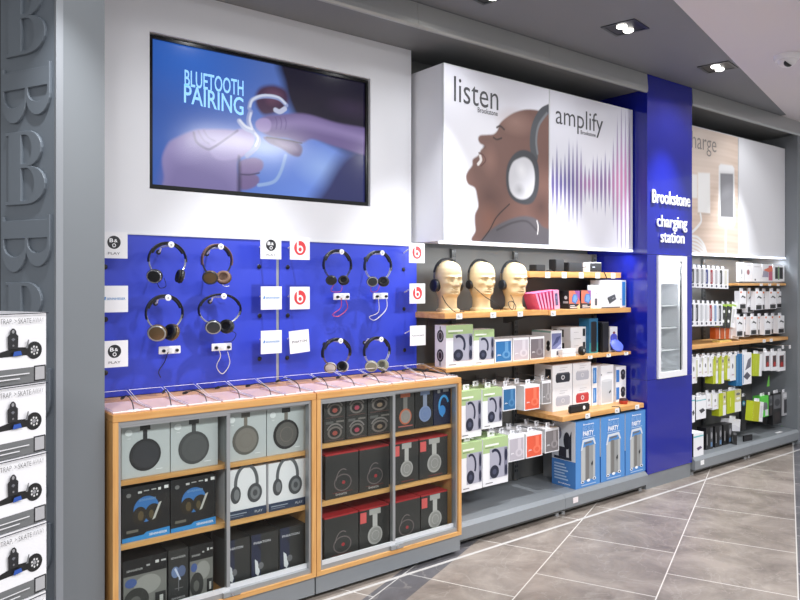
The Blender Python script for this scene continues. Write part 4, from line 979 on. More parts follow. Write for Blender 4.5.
for i, (px, lab, hl, look, rr) in enumerate(((451, 'cream mannequin head nearest the blue board, wearing thick black headphones', 'thick black over ear headphones on the mannequin head nearest the blue board', ('black_leather', 'black_leather', 'black_card', 'black_leather', 'gunmetal'), .041),
        (484.5, 'middle cream mannequin head of the three, wearing thin black headphones', 'thin black headphones on the middle mannequin head', ('black_card', 'black_leather', 'black_card', 'black_rubber', 'black_plastic'), .028),
        (517, 'cream mannequin head beside the pink packs, wearing navy black headphones', 'navy black headphones on the mannequin head beside the pink packs', ('gunmetal', 'black_leather', (30, 36, 48), 'black_leather', 'gunmetal'), .033))):
    Yh = 3.28; X = atx(px - 3, Yh)
    head(lab, X, Yh, HSZ + .0005, -.22)
    headphones(hl, (X + .002, Yh + .012, HSZ + .326), .176, .150, .081, rr, 4, *look, 'headphones worn by the mannequin heads', rotz=-.22, thick=.010, bw=(.026, .018, .026)[i], roll=-2)
def floor_cable(label, pts, r=.0026, mt='black_rubber'):
    tag(MB().tube(smooth_line(pts, 6), r, mt, 6).build('cable'), label, 'cable')
h0 = atx(448, 3.27)
floor_cable('black lead coiled at the foot of the mannequin head nearest the blue board', [(h0 - .075, 3.24, HSZ + .10), (h0 - .072, 3.20, HSZ + .05), (h0 - .03, 3.175, HSZ + .004), (h0 + .01, 3.165, HSZ + .004), (h0 + .04, 3.17, HSZ + .004), (h0 + .01, 3.15, HSZ + .004)])
h1 = atx(481.5, 3.27)
floor_cable('black lead falling across the neck of the middle mannequin head', [(h1 - .082, 3.25, HSZ + .15), (h1 - .05, 3.185, HSZ + .09), (h1 + .03, 3.175, HSZ + .05), (h1 + .075, 3.18, HSZ + .02), (h1 + .10, 3.20, HSZ + .004)])
h2 = atx(514, 3.27)
floor_cable('black lead curling on the shelf beside the third mannequin head', [(h2 - .075, 3.23, HSZ + .10), (h2 - .085, 3.19, HSZ + .05), (h2 - .12, 3.17, HSZ + .006), (h2 - .155, 3.16, HSZ + .02), (h2 - .16, 3.17, HSZ + .05), (h2 - .12, 3.175, HSZ + .06), (h2 - .09, 3.17, HSZ + .03), (h2 - .11, 3.16, HSZ + .004)])

# ------------------------------------------------------------------ goods on the shelves
GREEN = (172, 196, 142)
def jbl_headphone(side_fill=(170, 168, 186)):
    def f(w, h):
        return [('r', 0, h * .70, w, h, GREEN), ('r', w * .08, h * .84, w * .62, h * .88, (240, 244, 236)), ('r', w * .08, h * .80, w * .42, h * .82, (120, 140, 100)), ('r', w * .26, h * .14, w * .97, h * .78, (168, 168, 184)),
                ('arc', w * .46, h * .52, w * .26, h * .25, -35, 120, w * .08, (34, 38, 62)), ('e', w * .44, h * .28, w * .18, h * .14, (34, 38, 58)), ('e', w * .44, h * .28, w * .08, h * .06, (70, 74, 96)), ('r', w * .84, h * .16, w * .97, h * .76, (120, 120, 140)), ('e', w * .90, h * .60, w * .06, h * .13, (34, 38, 62)), ('e', w * .90, h * .28, w * .06, h * .11, (40, 44, 66)), ('r', w * .08, h * .055, w * .36, h * .075, (130, 130, 134))]
    return f
def cups_side(d, h):
    return [('e', d * .5, h * .74, d * .30, h * .15, (40, 40, 44)), ('e', d * .5, h * .74, d * .20, h * .11, (150, 146, 146)), ('e', d * .5, h * .74, d * .13, h * .08, (50, 34, 40)), ('r', d * .46, h * .86, d * .54, h * .97, (40, 40, 44)), ('e', d * .5, h * .28, d * .30, h * .15, (40, 40, 44)), ('e', d * .5, h * .28, d * .20, h * .11, (160, 156, 156)), ('e', d * .5, h * .28, d * .13, h * .08, (50, 34, 40)), ('r', d * .46, h * .04, d * .54, h * .16, (40, 40, 44))]
SY = 3.142; S2 = 1.0065
carton('headphone_carton', 'green topped white windowed headphone carton at the left end of the shelf below the heads', 'box', 446, 473, 325.5, S2, 3.165, .10, 'white_card', jbl_headphone(), cups_side, 'green topped headphone cartons')
carton('headphone_carton', 'smaller green topped windowed carton beside the first, on the shelf below the heads', 'box', 473.6, 494.3, 330, S2, SY + .02, .10, 'white_card', jbl_headphone(), None, 'green topped headphone cartons')
def colourbox(c1, c2, logo=True, frame=True):
    def f(w, h):
        S = [('r', w * .05, h * .04, w * .95, h * .90, c1), ('r', w * .58, h * .20, w * .78, h * .88, c2), ('e', w * .66, h * .32, w * .24, h * .17, c2), ('e', w * .66, h * .32, w * .12, h * .09, c1), ('t', 'JBL', w * .12, h * .30, w * .24, h * .07, (240, 240, 244), .02)]
        return S
    return f
for a, b, yt, c1, c2, lab in ((495, 512, 339.5, (44, 112, 172), (96, 150, 200), 'blue fronted white edged headphone carton on the shelf below the heads'), (512.8, 529, 338, (196, 188, 198), (214, 208, 216), 'lilac grey fronted headphone carton on the shelf below the heads'), (530, 544.3, 337, (116, 108, 114), (140, 132, 138), 'dark grey fronted headphone carton on the shelf below the heads')):
    carton('headphone_carton', lab, 'box', a, b, yt, S2, 3.18, .14, 'white_card', colourbox(c1, c2), lambda d, h: [('r', 0, 0, d, h, (214, 214, 216))], 'plain coloured headphone cartons')
carton('speaker_carton', 'white carton with a violet photo, black cups on its side, beside dark grey carton', 'box', 551, 562, 331, S2, 3.19, .17, 'white_card', lambda w, h: [('r', w * .06, h * .3, w * .94, h * .9, (120, 124, 168)), ('p', [(w * .1, h * .4), (w * .6, h * .55), (w * .9, h * .8), (w * .5, h * .75)], (70, 76, 120)), ('p', [(w * .4, h * .3), (w * .9, h * .5), (w * .9, h * .35)], (190, 190, 214)), ('r', w * .5, h * .06, w * .8, h * .22, (60, 60, 70))],
       lambda d, h: [('r', d * .0, h * .93, d, h, (130, 170, 160)), ('e', d * .86, h * .52, d * .09, h * .11, (30, 30, 34)), ('e', d * .86, h * .34, d * .09, h * .11, (30, 30, 34)), ('r', d * .2, h * .2, d * .6, h * .8, (206, 208, 210))])
def pillbox(w, h): return [('r', w * .76, h * .30, w * .92, h * .86, (44, 44, 48)), ('r', w * .2, h * .12, w * .62, h * .15, (150, 150, 154)), ('r', w * .2, h * .6, w * .5, h * .63, (190, 190, 194))]
def pillside(d, h): return [('r', d * .45, h * .25, d * .65, h * .80, (40, 40, 44)), ('r', d * .1, h * .25, d * .3, h * .80, (60, 60, 64))]
Yw = 3.235
hA = at(571, 341, Yw)[1] - S2
carton('speaker_carton', 'lower white speaker carton of the pair stacked left of the teal carton', 'box', 571, 586.5, 341, S2, Yw, .17, 'white_card', pillbox, pillside, 'white cartons left of the teal carton', h=hA)
carton('speaker_carton', 'upper white speaker carton of the pair stacked left of the teal carton', 'box', 570.5, 586.5, 326, S2 + hA + .0005, Yw, .17, 'white_card', pillbox, pillside, 'white cartons left of the teal carton', h=hA)
t = thing('gift_carton', 'small lidded white carton standing before the stacked white cartons', 'box', (atx(562.5, 3.15), 3.15, S2))
wv = atx(576, 3.15) - atx(562.5, 3.15)
MB().box(0, 0, 0, wv, .045, .022, 'white_card').build('body', t, bevel=.002); MB().box(-.001, -.001, .0225, wv + .001, .046, .052, 'white_card').build('lid', t, bevel=.003)
T = Matrix.Identity(4)
t = thing('puck_speaker', 'round black speaker with silver emblem on the shelf edge beside the teal carton', 'speaker', (atx(582, 3.165), 3.165, S2 + .030))
MB().lathe([(.01, -.02), (.026, -.018), (.031, -.006), (.031, .006), (.026, .018), (.01, .02)], Matrix.Rotation(PI / 2, 4, 'X') @ Matrix.Rotation(.25, 4, 'Y'), 'black_rubber').build('shell', t)
MB().lathe([(.012, .0), (.009, .004)], Matrix.Translation((-.005, -.0202, .002)) @ Matrix.Rotation(PI / 2, 4, 'X'), 'silver', 12).build('emblem', t)
carton('speaker_carton', 'tall teal carton picturing a black cylinder speaker on the shelf below the upper white cartons', 'box', 589.3, 598, 318.5, S2, 3.205, .09, (40, 108, 150), lambda w, h: [('r', 0, 0, w, h * .3, (50, 140, 150)), ('r', w * .18, h * .06, w * .84, h * .88, (24, 26, 32)), ('e', w * .51, h * .88, w * .33, h * .03, (24, 26, 32)), ('e', w * .51, h * .06, w * .33, h * .03, (24, 26, 32)), ('r', w * .18, h * .06, w * .26, h * .88, (50, 56, 62))], lambda d, h: [('r', 0, 0, d, h, (44, 116, 160))])
t = thing('cylinder_speaker', 'tall plain black speaker standing right of the teal carton', 'speaker', (atx(604, 3.20), 3.205, S2 + .0005))
MB().box(-.042, -.02, 0, .042, .06, .212, 'black_card').build('body', t, bevel=.006); MB().box(-.038, -.018, .2125, .038, .058, .218, (70, 70, 84)).build('top_cap', t)
carton('speaker_carton', 'narrow white carton picturing a violet blue bottle shape, at the right end of the shelf', 'box', 610, 617.5, 327, S2, 3.19, .06, 'white_card', lambda w, h: [('r', w * .04, h * .06, w * .96, h * .60, (84, 92, 200)), ('e', w * .5, h * .60, w * .46, h * .12, (84, 92, 200)), ('e', w * .52, h * .76, w * .16, h * .05, (130, 60, 70)), ('r', w * .3, h * .1, w * .4, h * .6, (108, 116, 220))])
t = thing('disc_speaker', 'tilted blue disc speaker lying in front of the narrow white carton', 'speaker', (atx(618, 3.15), 3.16, S2 + .046))
R = Matrix.Rotation(math.radians(-28), 4, 'Z') @ Matrix.Rotation(math.radians(12), 4, 'Y') @ Matrix.Rotation(math.radians(52), 4, 'X')
MB().lathe([(.006, .010), (.034, .009), (.050, .003), (.052, -.002), (.046, -.007), (.02, -.009), (.006, -.009)], R, (84, 104, 222)).build('shell', t)
MB().lathe([(.022, -.0092), (.022, -.016), (.018, -.018)], R, 'black_rubber').build('foot', t)

# pink packs leaning in a row, then picture cartons
PZ = 1.3275; Yp = 3.16
for i in range(6):
    X = atx(540 + i * 2.9, Yp) ; tilt = math.radians(-(23 - i * 3.4))
    hh = .118 + .002 * i
    t = thing('pink_pack', 'slim pink pack leaning in the row beside the third mannequin head, %s from the left' % ORD[i], 'pack', (X, Yp, PZ), 0, 'pink packs leaning in a row')
    T = Matrix.Rotation(tilt, 4, 'Y'); mb = MB(); wd = .018 if i < 5 else .056
    pbox(mb, wd, .11, hh, (224, 116, 160), [('r', wd * .1, hh * .08, wd * .9, hh * .92, (244, 160, 194))] if i < 5 else [('r', 0, 0, wd, hh, (244, 168, 198)), ('r', wd * .24, hh * .2, wd * .72, hh * .84, (84, 84, 124)), ('e', wd * .48, hh * .62, wd * .14, hh * .1, (130, 130, 160)), ('e', wd * .48, hh * .38, wd * .14, hh * .1, (110, 110, 140))], [('r', .0, .0, .11, hh, (206, 84, 132))], None, T)
    # rest the lower edge on the board
    o = mb.build('sleeve', t, loc=(0, 0, .0005 + (wd * math.sin(-tilt) * 0)))
def orange_pic(w, h): return [('r', 0, h * .0, w, h, (214, 120, 96)), ('p', [(w * .5, h), (w, h), (w, h * .45)], (150, 84, 160)), ('p', [(0, 0), (w, 0), (w, h * .26), (0, h * .30)], (40, 38, 48)), ('p', [(w * .26, h * .38), (w * .62, h * .26), (w * .82, h * .52), (w * .74, h * .80), (w * .40, h * .82), (w * .26, h * .62)], (76, 120, 190)), ('p', [(w * .34, h * .42), (w * .6, h * .34), (w * .72, h * .54), (w * .66, h * .74), (w * .42, h * .76)], (110, 158, 216)), ('r', w * .08, h * .06, w * .7, h * .11, (220, 220, 224)), ('r', w * .08, h * .15, w * .5, h * .20, (200, 200, 206)), ('p', [(w * .78, 0), (w, 0), (w, h * .3), (w * .66, h * .1)], (230, 190, 150))]
def dark_side(d, h): return [('r', 0, 0, d, h, (30, 30, 34)), ('e', d * .75, h * .62, d * .12, h * .10, (180, 180, 186)), ('r', d * .55, h * .3, d * .95, h * .42, (150, 150, 156))]
carton('speaker_carton', 'orange and violet carton picturing a blue speaker, beside the pink packs', 'box', 569, 579.8, 290.8, PZ, 3.20, .11, 'black_card', orange_pic, dark_side, 'orange speaker cartons')
carton('speaker_carton', 'orange and violet carton picturing a blue speaker, beside the white cartons', 'box', 581.2, 593, 290.4, PZ, 3.20, .11, 'black_card', orange_pic, dark_side, 'orange speaker cartons')
carton('gadget_carton', 'small white carton with a grey square, between the orange carton and the larger white carton', 'box', 593.2, 600, 285, PZ, 3.18, .05, 'white_card', lambda w, h: [('r', w * .22, h * .12, w * .92, h * .42, (92, 92, 100)), ('p', [(w * .3, h * .62), (w * .8, h * .55), (w * .9, h * .66), (w * .6, h * .76)], (206, 206, 210))])
carton('gadget_carton', 'white carton picturing a tilted grey box, at the right of the pink pack shelf', 'box', 601.2, 620, 290, PZ, 3.145, .034, 'white_card', lambda w, h: [('p', [(w * .36, h * .60), (w * .72, h * .76), (w * .80, h * .48), (w * .48, h * .26)], (84, 86, 92)), ('p', [(w * .36, h * .60), (w * .48, h * .26), (w * .44, h * .22), (w * .32, h * .54)], (56, 58, 62)), ('p', [(w * .56, h * .54), (w * .68, h * .60), (w * .7, h * .54), (w * .58, h * .48)], (150, 150, 156)), ('r', 0, 0, w, h * .06, (90, 90, 94))])
carton('gadget_carton', 'tall white carton with a bright blue right edge, behind the white gadget carton', 'box', 604, 626, 280, PZ, 3.185, .12, 'white_card', lambda w, h: [('r', w * .82, h * .06, w * .97, h * .94, (58, 144, 222)), ('r', w * .97, 0, w, h, (220, 224, 230)), ('e', w * .76, h * .3, w * .02, h * .02, (40, 40, 44))])
floor_cable('short black plug lead hanging from the small upper shelf', [(atx(603.5, 3.21), 3.2105, 1.595), (atx(605, 3.205), 3.203, 1.57), (atx(607, 3.205), 3.203, 1.53), (atx(608, 3.205), 3.205, 1.505), (atx(608, 3.205), 3.205, 1.47)], .004)
# four little speakers on the small shelf
TZ = 1.5855
for a, b, yt, body, lab in ((535.8, 545.3, 264.5, 'black_card', 'low black cube speaker, leftmost on the small upper shelf'), (555.5, 564, 259.3, 'black_card', 'taller black box speaker, second on the small upper shelf'), (568.5, 582, 262.3, 'black_card', 'wide black box speaker, third on the small upper shelf'), (589.5, 601.5, 262.2, 'white_card', 'white sided black fronted speaker, fourth on the small upper shelf')):
    Y = 3.235; X0, Z1 = at(a, yt, Y); X1 = atx(b, Y); h = max(Z1 - TZ, .04)
    t = thing('box_speaker', lab, 'speaker', (X0, Y, TZ), 0, 'little speakers on the small upper shelf')
    MB().box(0, 0, 0, X1 - X0, .06, h, body).build('body', t, bevel=.003)
    mb = MB(); mb.box(.004, -.003, .003, X1 - X0 - .004, -.0004, h - .004, 'black_rubber')
    if body == 'white_card': decal(mb, (.004, -.003, .003), (1, 0, 0), (0, 0, 1), (0, -1, 0), [('r', .025, h * .42, .055, h * .52, (190, 190, 196))])
    mb.build('grille', t)
floor_cable('short dark lead between the third and fourth small speakers', [(atx(582, 3.25), 3.26, TZ + .03), (atx(585, 3.25), 3.262, TZ + .035), (atx(588.5, 3.25), 3.262, TZ + .04)], .003)
floor_cable('black lead lying beside the low cube speaker', [(atx(546, 3.25), 3.25, TZ + .003), (atx(549, 3.25), 3.24, TZ + .008), (atx(552, 3.25), 3.25, TZ + .003)], .005)

# deep shelf: speaker cartons two by two and the rest
DZ = .6365; Yd = 3.19
def pill(c, lc): return lambda w, h: [('p', [(w * .20, h * .22), (w * .84, h * .22), (w * .88, h * .30), (w * .88, h * .56), (w * .82, h * .64), (w * .24, h * .64), (w * .16, h * .54), (w * .16, h * .30)], c), ('r', w * .24, h * .58, w * .82, h * .64, lc), ('e', w * .52, h * .43, w * .09, h * .10, (214, 214, 220)), ('e', w * .52, h * .43, w * .05, h * .06, c), ('r', w * .34, h * .75, w * .62, h * .765, (170, 170, 176)), ('r', w * .36, h * .84, w * .74, h * .87, (206, 206, 212))]
def darksq(d, h): return [('r', d * .60, h * .40, d * .92, h * .82, (36, 36, 40))]
hB = (at(552, 365.5, Yd)[1] - DZ) / 2
for a, b, r_, c, lc, lab in ((552.5, 572.3, 0, (186, 188, 200), (206, 206, 214), 'white carton picturing a pale grey speaker, bottom left of the four on the deep shelf'), (573.0, 591, 0, (188, 58, 62), (206, 90, 92), 'white carton picturing a red speaker, bottom right of the four on the deep shelf'), (552.5, 572.3, 1, (44, 46, 56), (80, 82, 92), 'white carton picturing a black speaker, top left of the four on the deep shelf'), (573.0, 591, 1, (186, 188, 200), (206, 206, 214), 'white carton picturing a pale grey speaker, top right of the four on the deep shelf')):
    carton('speaker_carton', lab, 'box', a, b, 0, DZ + r_ * (hB + .0005), Yd, .16, 'white_card', pill(c, lc), darksq, 'white speaker cartons on the deep shelf', h=hB)
t = thing('pill_speaker', 'black portable speaker lying on the shelf edge in front of the white cartons', 'speaker', (atx(570, 3.07), 3.07, DZ))
wv = atx(590.5, 3.07) - atx(570, 3.07)
MB().box(0, 0, 0, wv, .022, .055, 'black_rubber').build('body', t, bevel=.009, seg=3)
MB().lathe([(.013, 0), (.012, .002)], Matrix.Translation((wv * .68, -.0003, .028)) @ Matrix.Rotation(PI / 2, 4, 'X'), 'white_plastic', 16).build('emblem', t)
def bluebars(w, h): return [('r', w * .18, h * .06, w * .82, h * .44, (58, 128, 204)), ('r', w * .18, h * .56, w * .82, h * .96, (58, 128, 204)), ('r', w * .3, h * .1, w * .5, h * .4, (140, 180, 226)), ('r', w * .3, h * .6, w * .5, h * .9, (140, 180, 226))]
carton('speaker_carton', 'narrow white carton with two blue bars, between the four cartons and the tall white one', 'box', 592, 597.5, 366.5, DZ, 3.19, .2, 'white_card', bluebars)
carton('speaker_carton', 'tall white carton picturing a pale cylinder speaker on the deep shelf', 'box', 600.8, 613.5, 366, DZ, 3.165, .16, 'white_card', lambda w, h: [('p', [(w * .06, h * .04), (w * .88, h * .04), (w * .88, h * .60), (w * .06, h * .62)], (198, 202, 208)), ('e', w * .47, h * .61, w * .41, h * .035, (214, 217, 222)), ('p', [(w * .62, h * .30), (w * .78, h * .36), (w * .78, h * .30), (w * .66, h * .26)], (60, 62, 66)), ('r', w * .5, h * .80, w * .9, h * .815, (160, 162, 168)), ('e', w * .03, h * .77, w * .03, h * .025, (60, 60, 66))])
hC = (at(616, 367, 3.18)[1] - DZ) / 2
for r_ in (0, 1):
    carton('earphone_carton', ('upper' if r_ else 'lower') + ' small white carton with blue edge behind the red round speaker', 'box', 615.8, 626, 0, DZ + r_ * (hC + .0005), 3.18, .12, 'white_card', lambda w, h: [('r', w * .04, h * .12, w * .34, h * .82, (70, 130, 206)), ('e', w * .70, h * .62, w * .22, h * .20, (34, 34, 40)), ('e', w * .70, h * .40, w * .20, h * .18, (44, 44, 50)), ('e', w * .70, h * .62, w * .1, h * .08, (110, 110, 120))], None, 'small white earphone cartons', h=hC)
t = thing('round_speaker', 'small red round speaker with dark top on the deep shelf', 'speaker', (atx(623.5, 3.10), 3.10, DZ + .0003))
MB().lathe([(.026, 0), (.030, .004), (.031, .016), (.030, .024)], Matrix.Identity(4), (176, 52, 34)).build('body', t)
MB().lathe([(.030, .0243), (.029, .034), (.022, .038), (.004, .039)], Matrix.Identity(4), (70, 40, 38)).build('top', t)
floor_cable('black lead curving over the edge of the deep shelf', [(atx(612, 3.06), 3.062, DZ + .004), (atx(616, 3.045), 3.045, DZ + .005), (atx(619, 3.03), 3.028, DZ + .002), (atx(620.5, 3.02), 3.022, DZ - .02), (atx(621, 3.02), 3.022, DZ - .035)], .003)

# peg rows
def peg(label, X, Y0, Z, group):
    t = thing('peg_hook', label, 'hook', (X, BYK - .024, Z), 0, group)
    MB().box(-.012, .0005, -.02, .012, .004, .02, 'steel_dark').build('back_plate', t)
    MB().tube([(0, 0, 0), (0, Y0 - (BYK - .024) - .01, 0), (0, Y0 - (BYK - .024) - .02, .012)], .003, 'chrome', 8).build('prong', t)
def hung(label, a, b, yt, yb, Y, d, kind, c1, c2, group, n, hk):
    X0, Z1 = at(a, yt, Y); X1 = atx(b, Y); Z0 = at(a, yb, Y)[1]; w = X1 - X0; h = Z1 - Z0
    first = None
    for k in range(n):
        lab = label if k == 0 else label.replace('windowed ', '').replace('fronted ', '').replace('hanging', '%s in line' % ('second' if k == 1 else 'third'))
        if first is None:
            t = thing('headphone_carton', lab, 'box', (X0, Y, Z0), 0, group)
            mb = MB()
            if kind == 'green': pbox(mb, w, d, h, 'white_card', jbl_headphone()(w, h), None, GREEN)
            else: pbox(mb, w, d, h, 'white_card', colourbox(c1, c2)(w, h), [('r', 0, 0, d, h, (214, 214, 216))])
            mb.build('body', t)
            b_ = MB(); b_.box(w * .36, d * .4, h + .0002, w * .64, d * .44, h + .012, 'white_plastic'); b_.box(w * .36, d * .4, h + .0125, w * .46, d * .44, h + .026, 'white_plastic'); b_.box(w * .54, d * .4, h + .0125, w * .64, d * .44, h + .026, 'white_plastic'); b_.box(w * .36, d * .4, h + .0265, w * .64, d * .44, h + .032, 'white_plastic')
            b_.build('hang_tab', t); first = t
        else:
            t = first.copy(); COL.objects.link(t); t.location = (X0 + .002 * (-1) ** k, Y + k * (d + .004), Z0 - .003 * k); t['label'] = lab
            for ch in first.children:
                c = ch.copy(); COL.objects.link(c); c.parent = t
    peg('chrome peg hook carrying the ' + hk, X0 + w / 2, Y, Z1 + .024, 'peg hooks of the shelf unit')
R1 = 3.12
hung('green topped windowed headphone carton hanging at the left of the upper peg row', 460, 481.3, 392, 439.5, R1 - .02, .10, 'green', 0, 0, 'hanging green topped cartons', 3, 'left green topped cartons of the upper peg row')
hung('green topped windowed headphone carton hanging beside the blue carton on the upper peg row', 482.5, 502, 389.5, 429.5, R1, .10, 'green', 0, 0, 'hanging green topped cartons', 2, 'right green topped cartons of the upper peg row')
hung('blue fronted headphone carton hanging on the upper peg row', 502.8, 516, 387.5, 411.5, R1 + .02, .09, 'col', (46, 104, 152), (76, 130, 178), 'hanging coloured cartons', 3, 'blue cartons')
hung('orange fronted headphone carton hanging on the upper peg row', 524.3, 539.8, 386.2, 411, R1 - .01, .09, 'col', (228, 94, 66), (240, 120, 92), 'hanging coloured cartons', 3, 'orange cartons of the upper peg row')
hung('white edged grey carton hanging at the right of the upper peg row', 542, 551, 381.5, 404.5, R1 + .03, .09, 'col', (140, 136, 138), (168, 164, 166), 'hanging coloured cartons', 1, 'grey cartons of the upper peg row')
hung('green topped windowed headphone carton hanging at the left of the lower peg row', 461, 482, 444.5, 493, R1 - .04, .10, 'green', 0, 0, 'hanging green topped cartons', 3, 'left green topped cartons of the lower peg row')
hung('green topped windowed headphone carton hanging beside the lilac carton on the lower peg row', 483, 508, 440, 487.5, R1 - .03, .10, 'green', 0, 0, 'hanging green topped cartons', 3, 'right green topped cartons of the lower peg row')
hung('lilac fronted headphone carton hanging on the lower peg row', 508.6, 524.3, 437.5, 462.5, R1 - .01, .09, 'col', (186, 180, 190), (206, 200, 208), 'hanging coloured cartons', 3, 'lilac cartons')
hung('orange fronted headphone carton hanging on the lower peg row', 526, 542.3, 434.5, 458.8, R1 - .02, .09, 'col', (228, 94, 66), (240, 120, 92), 'hanging coloured cartons', 3, 'orange cartons of the lower peg row')
hung('white edged dark grey carton hanging at the right of the lower peg row', 545, 559, 429.5, 453.5, R1 - .0, .09, 'col', (124, 118, 120), (156, 150, 152), 'hanging coloured cartons', 3, 'grey cartons of the lower peg row')

# tall blue cartons on the deck
BL = (84, 142, 206)
def party(w, h):
    return [('p', [(w * .22, h * .10), (w * .80, h * .10), (w * .80, h * .62), (w * .22, h * .60)], (150, 152, 152)), ('r', w * .22, h * .10, w * .38, h * .60, (186, 188, 188)), ('r', w * .42, h * .10, w * .55, h * .62, (120, 118, 116)), ('r', w * .70, h * .10, w * .80, h * .62, (178, 180, 182)),
            ('p', [(w * .20, h * .56), (w * .26, h * .56), (w * .33, h * .68), (w * .70, h * .69), (w * .77, h * .62), (w * .83, h * .62), (w * .75, h * .73), (w * .28, h * .72)], (214, 220, 228)), ('p', [(w * .36, h * .645), (w * .66, h * .655), (w * .64, h * .68), (w * .38, h * .67)], (110, 112, 114)),
            ('p', [(w * .62, h * .34), (w * .70, h * .38), (w * .70, h * .32), (w * .65, h * .30)], (40, 42, 48)),
            ('t', 'Brookstone', w * .30, h * .935, w * .44, h * .035, 'white_letter', .02), ('t', 'BIG BLUE', w * .27, h * .86, w * .46, h * .085, (150, 186, 226), .0), ('t', 'PARTY', w * .28, h * .775, w * .44, h * .10, 'white_letter', .03), ('r', w * .24, h * .745, w * .78, h * .755, (190, 210, 236)),
            ('e', w * .26, h * .085, w * .07, h * .022, 'white_letter'), ('e', w * .50, h * .095, w * .07, h * .022, 'white_letter'), ('e', w * .74, h * .105, w * .07, h * .022, 'white_letter'), ('e', w * .26, h * .085, w * .04, h * .013, (60, 70, 90)), ('e', w * .74, h * .105, w * .04, h * .013, (60, 70, 90)), ('r', w * .2, h * .03, w * .8, h * .045, (170, 196, 228))]
def partyside(d, h):
    return [('r', 0, 0, d, h * .40, (70, 126, 194)), ('r', 0, h * .40, d, h, (214, 218, 226)), ('e', d * .64, h * .70, d * .14, h * .13, (40, 42, 52)), ('r', d * .30, h * .45, d * .62, h * .60, (52, 52, 62)), ('e', d * .30, h * .80, d * .12, h * .10, (120, 122, 140)), ('r', d * .1, h * .41, d * .84, h * .45, (50, 56, 70)), ('p', [(d * .74, h * .44), (d * .84, h * .44), (d * .84, h * .86), (d * .70, h * .70)], (46, 48, 60))] + \
        [('r', d * .12, h * (.10 + .045 * k), d * (.70 - .07 * (k % 3)), h * (.122 + .045 * k), (176, 204, 236)) for k in range(6)] + [('t', 'Brookstone', d * .3, h * .04, d * .5, h * .035, 'white_letter', .01)]
for a, b, yt, lab in ((575.6, 599.8, 423.5, 'tall blue carton with a cut out grey speaker, left of three on the deck'), (601, 624.7, 418, 'tall blue carton with a cut out grey speaker, middle of three on the deck'), (625.6, 646, 412.5, 'tall blue carton with a cut out grey speaker, beside the blue column')):
    carton('speaker_carton', lab, 'box', a, b, yt, .1405, 3.035, .20, BL, party, partyside, 'tall blue cartons on the deck', h=.443)
carton('speaker_carton', 'plain grey carton with a small blue dot standing behind the first tall blue carton', 'box', 561, 574, 0, .1405, 3.25, .16, (140, 142, 146), lambda w, h: [('e', w * .3, h * .5, w * .14, h * .06, (80, 150, 200))], lambda d, h: [('e', d * .5, h * .55, d * .14, h * .07, (90, 160, 210)), ('e', d * .56, h * .55, d * .07, h * .06, (230, 234, 238))], h=.40)

# ================================================================== CHARGING BAY
shelf('small beech shelf of white packs at the top of the charging bay', 6.17, 7.078, 3.12, 1.486, 1.508, (761, 769.5, 778), 'beech shelves of the charging bay')
shelf('long beech shelf across the middle of the charging bay', 5.264, 7.078, 3.10, .975, 1.003, (764, 771), 'beech shelves of the charging bay')
def pack(name, label, cat, a, b, yt, yb, Y, d, body, front, side, group, tilt=0, tab=True):
    X0, Z1 = at(a, yt, Y); X1 = atx(b, Y); Z0 = at(a, yb, Y)[1]; w = X1 - X0; h = Z1 - Z0
    t = thing(name, label, cat, (X0, Y, Z0), 0, group)
    mb = MB(); T = Matrix.Rotation(math.radians(tilt), 4, 'Y') if tilt else None
    pbox(mb, w, d, h, body, front(w, h) if front else (), side(d, h) if side else (), None, T); mb.build('body', t)
    if tab:
        T2 = T or Matrix.Identity(4)
        mb = MB(); mb.box(w * .25, d * .3, h + .0003, w * .75, d * .3 + .002, h + .026, 'white_card', T2); mb.box(w * .45, d * .3 - .02, h + .020, w * .55, d * .3 - .001, h + .024, 'chrome', T2); mb.build('hang_tab', t)
    return t
def slim(c): return lambda w, h: [('r', w * .12, h * .22, w * .62, h * .94, c), ('r', w * .7, h * .3, w * .84, h * .9, (206, 208, 214)), ('e', w * .42, h * .12, w * .18, h * .06, (60, 64, 84)), ('r', w * .2, h * .30, w * .3, h * .8, (200, 200, 206))]
def fullside(c): return lambda d, h: [('r', 0, 0, d, h, c)]
SP = [((34, 36, 42), 'black'), ((128, 128, 132), 'grey'), ((150, 152, 158), 'pale grey'), ((38, 52, 124), 'navy'), ((150, 30, 44), 'red'), ((176, 170, 176), 'white'), ((52, 52, 52), 'charcoal'), ((206, 204, 190), 'cream')]
for i, (c, nm) in enumerate(SP):
    a = 691.0 + i * 4.7
    pack('cable_pack', 'slim white pack with %s edge, %s from the column on the top peg row' % (nm, ORD[i]), 'pack', a, a + 4.6, 267.5 + i * .25, 287.5 + i * .2, 3.13, .10, 'white_card', slim(c), fullside(c), 'slim packs on the top peg row')
SP2 = [((30, 34, 44), 'black'), ((40, 44, 52), 'charcoal'), ((190, 192, 196), 'pale grey'), ((200, 202, 206), 'white'), ((160, 28, 40), 'red'), ((120, 150, 190), 'pale blue'), ((60, 64, 70), 'grey')]
for i, (c, nm) in enumerate(SP2):
    a = 690.6 + i * 4.6
    pack('cable_pack', 'slim white pack with %s edge, %s from the column, second peg row' % (nm, ORD[i]), 'pack', a, a + 4.5, 303 + i * .2, 326.5 - i * .1, 3.13, .10, 'white_card', slim(c), fullside(c), 'slim packs on the second peg row')
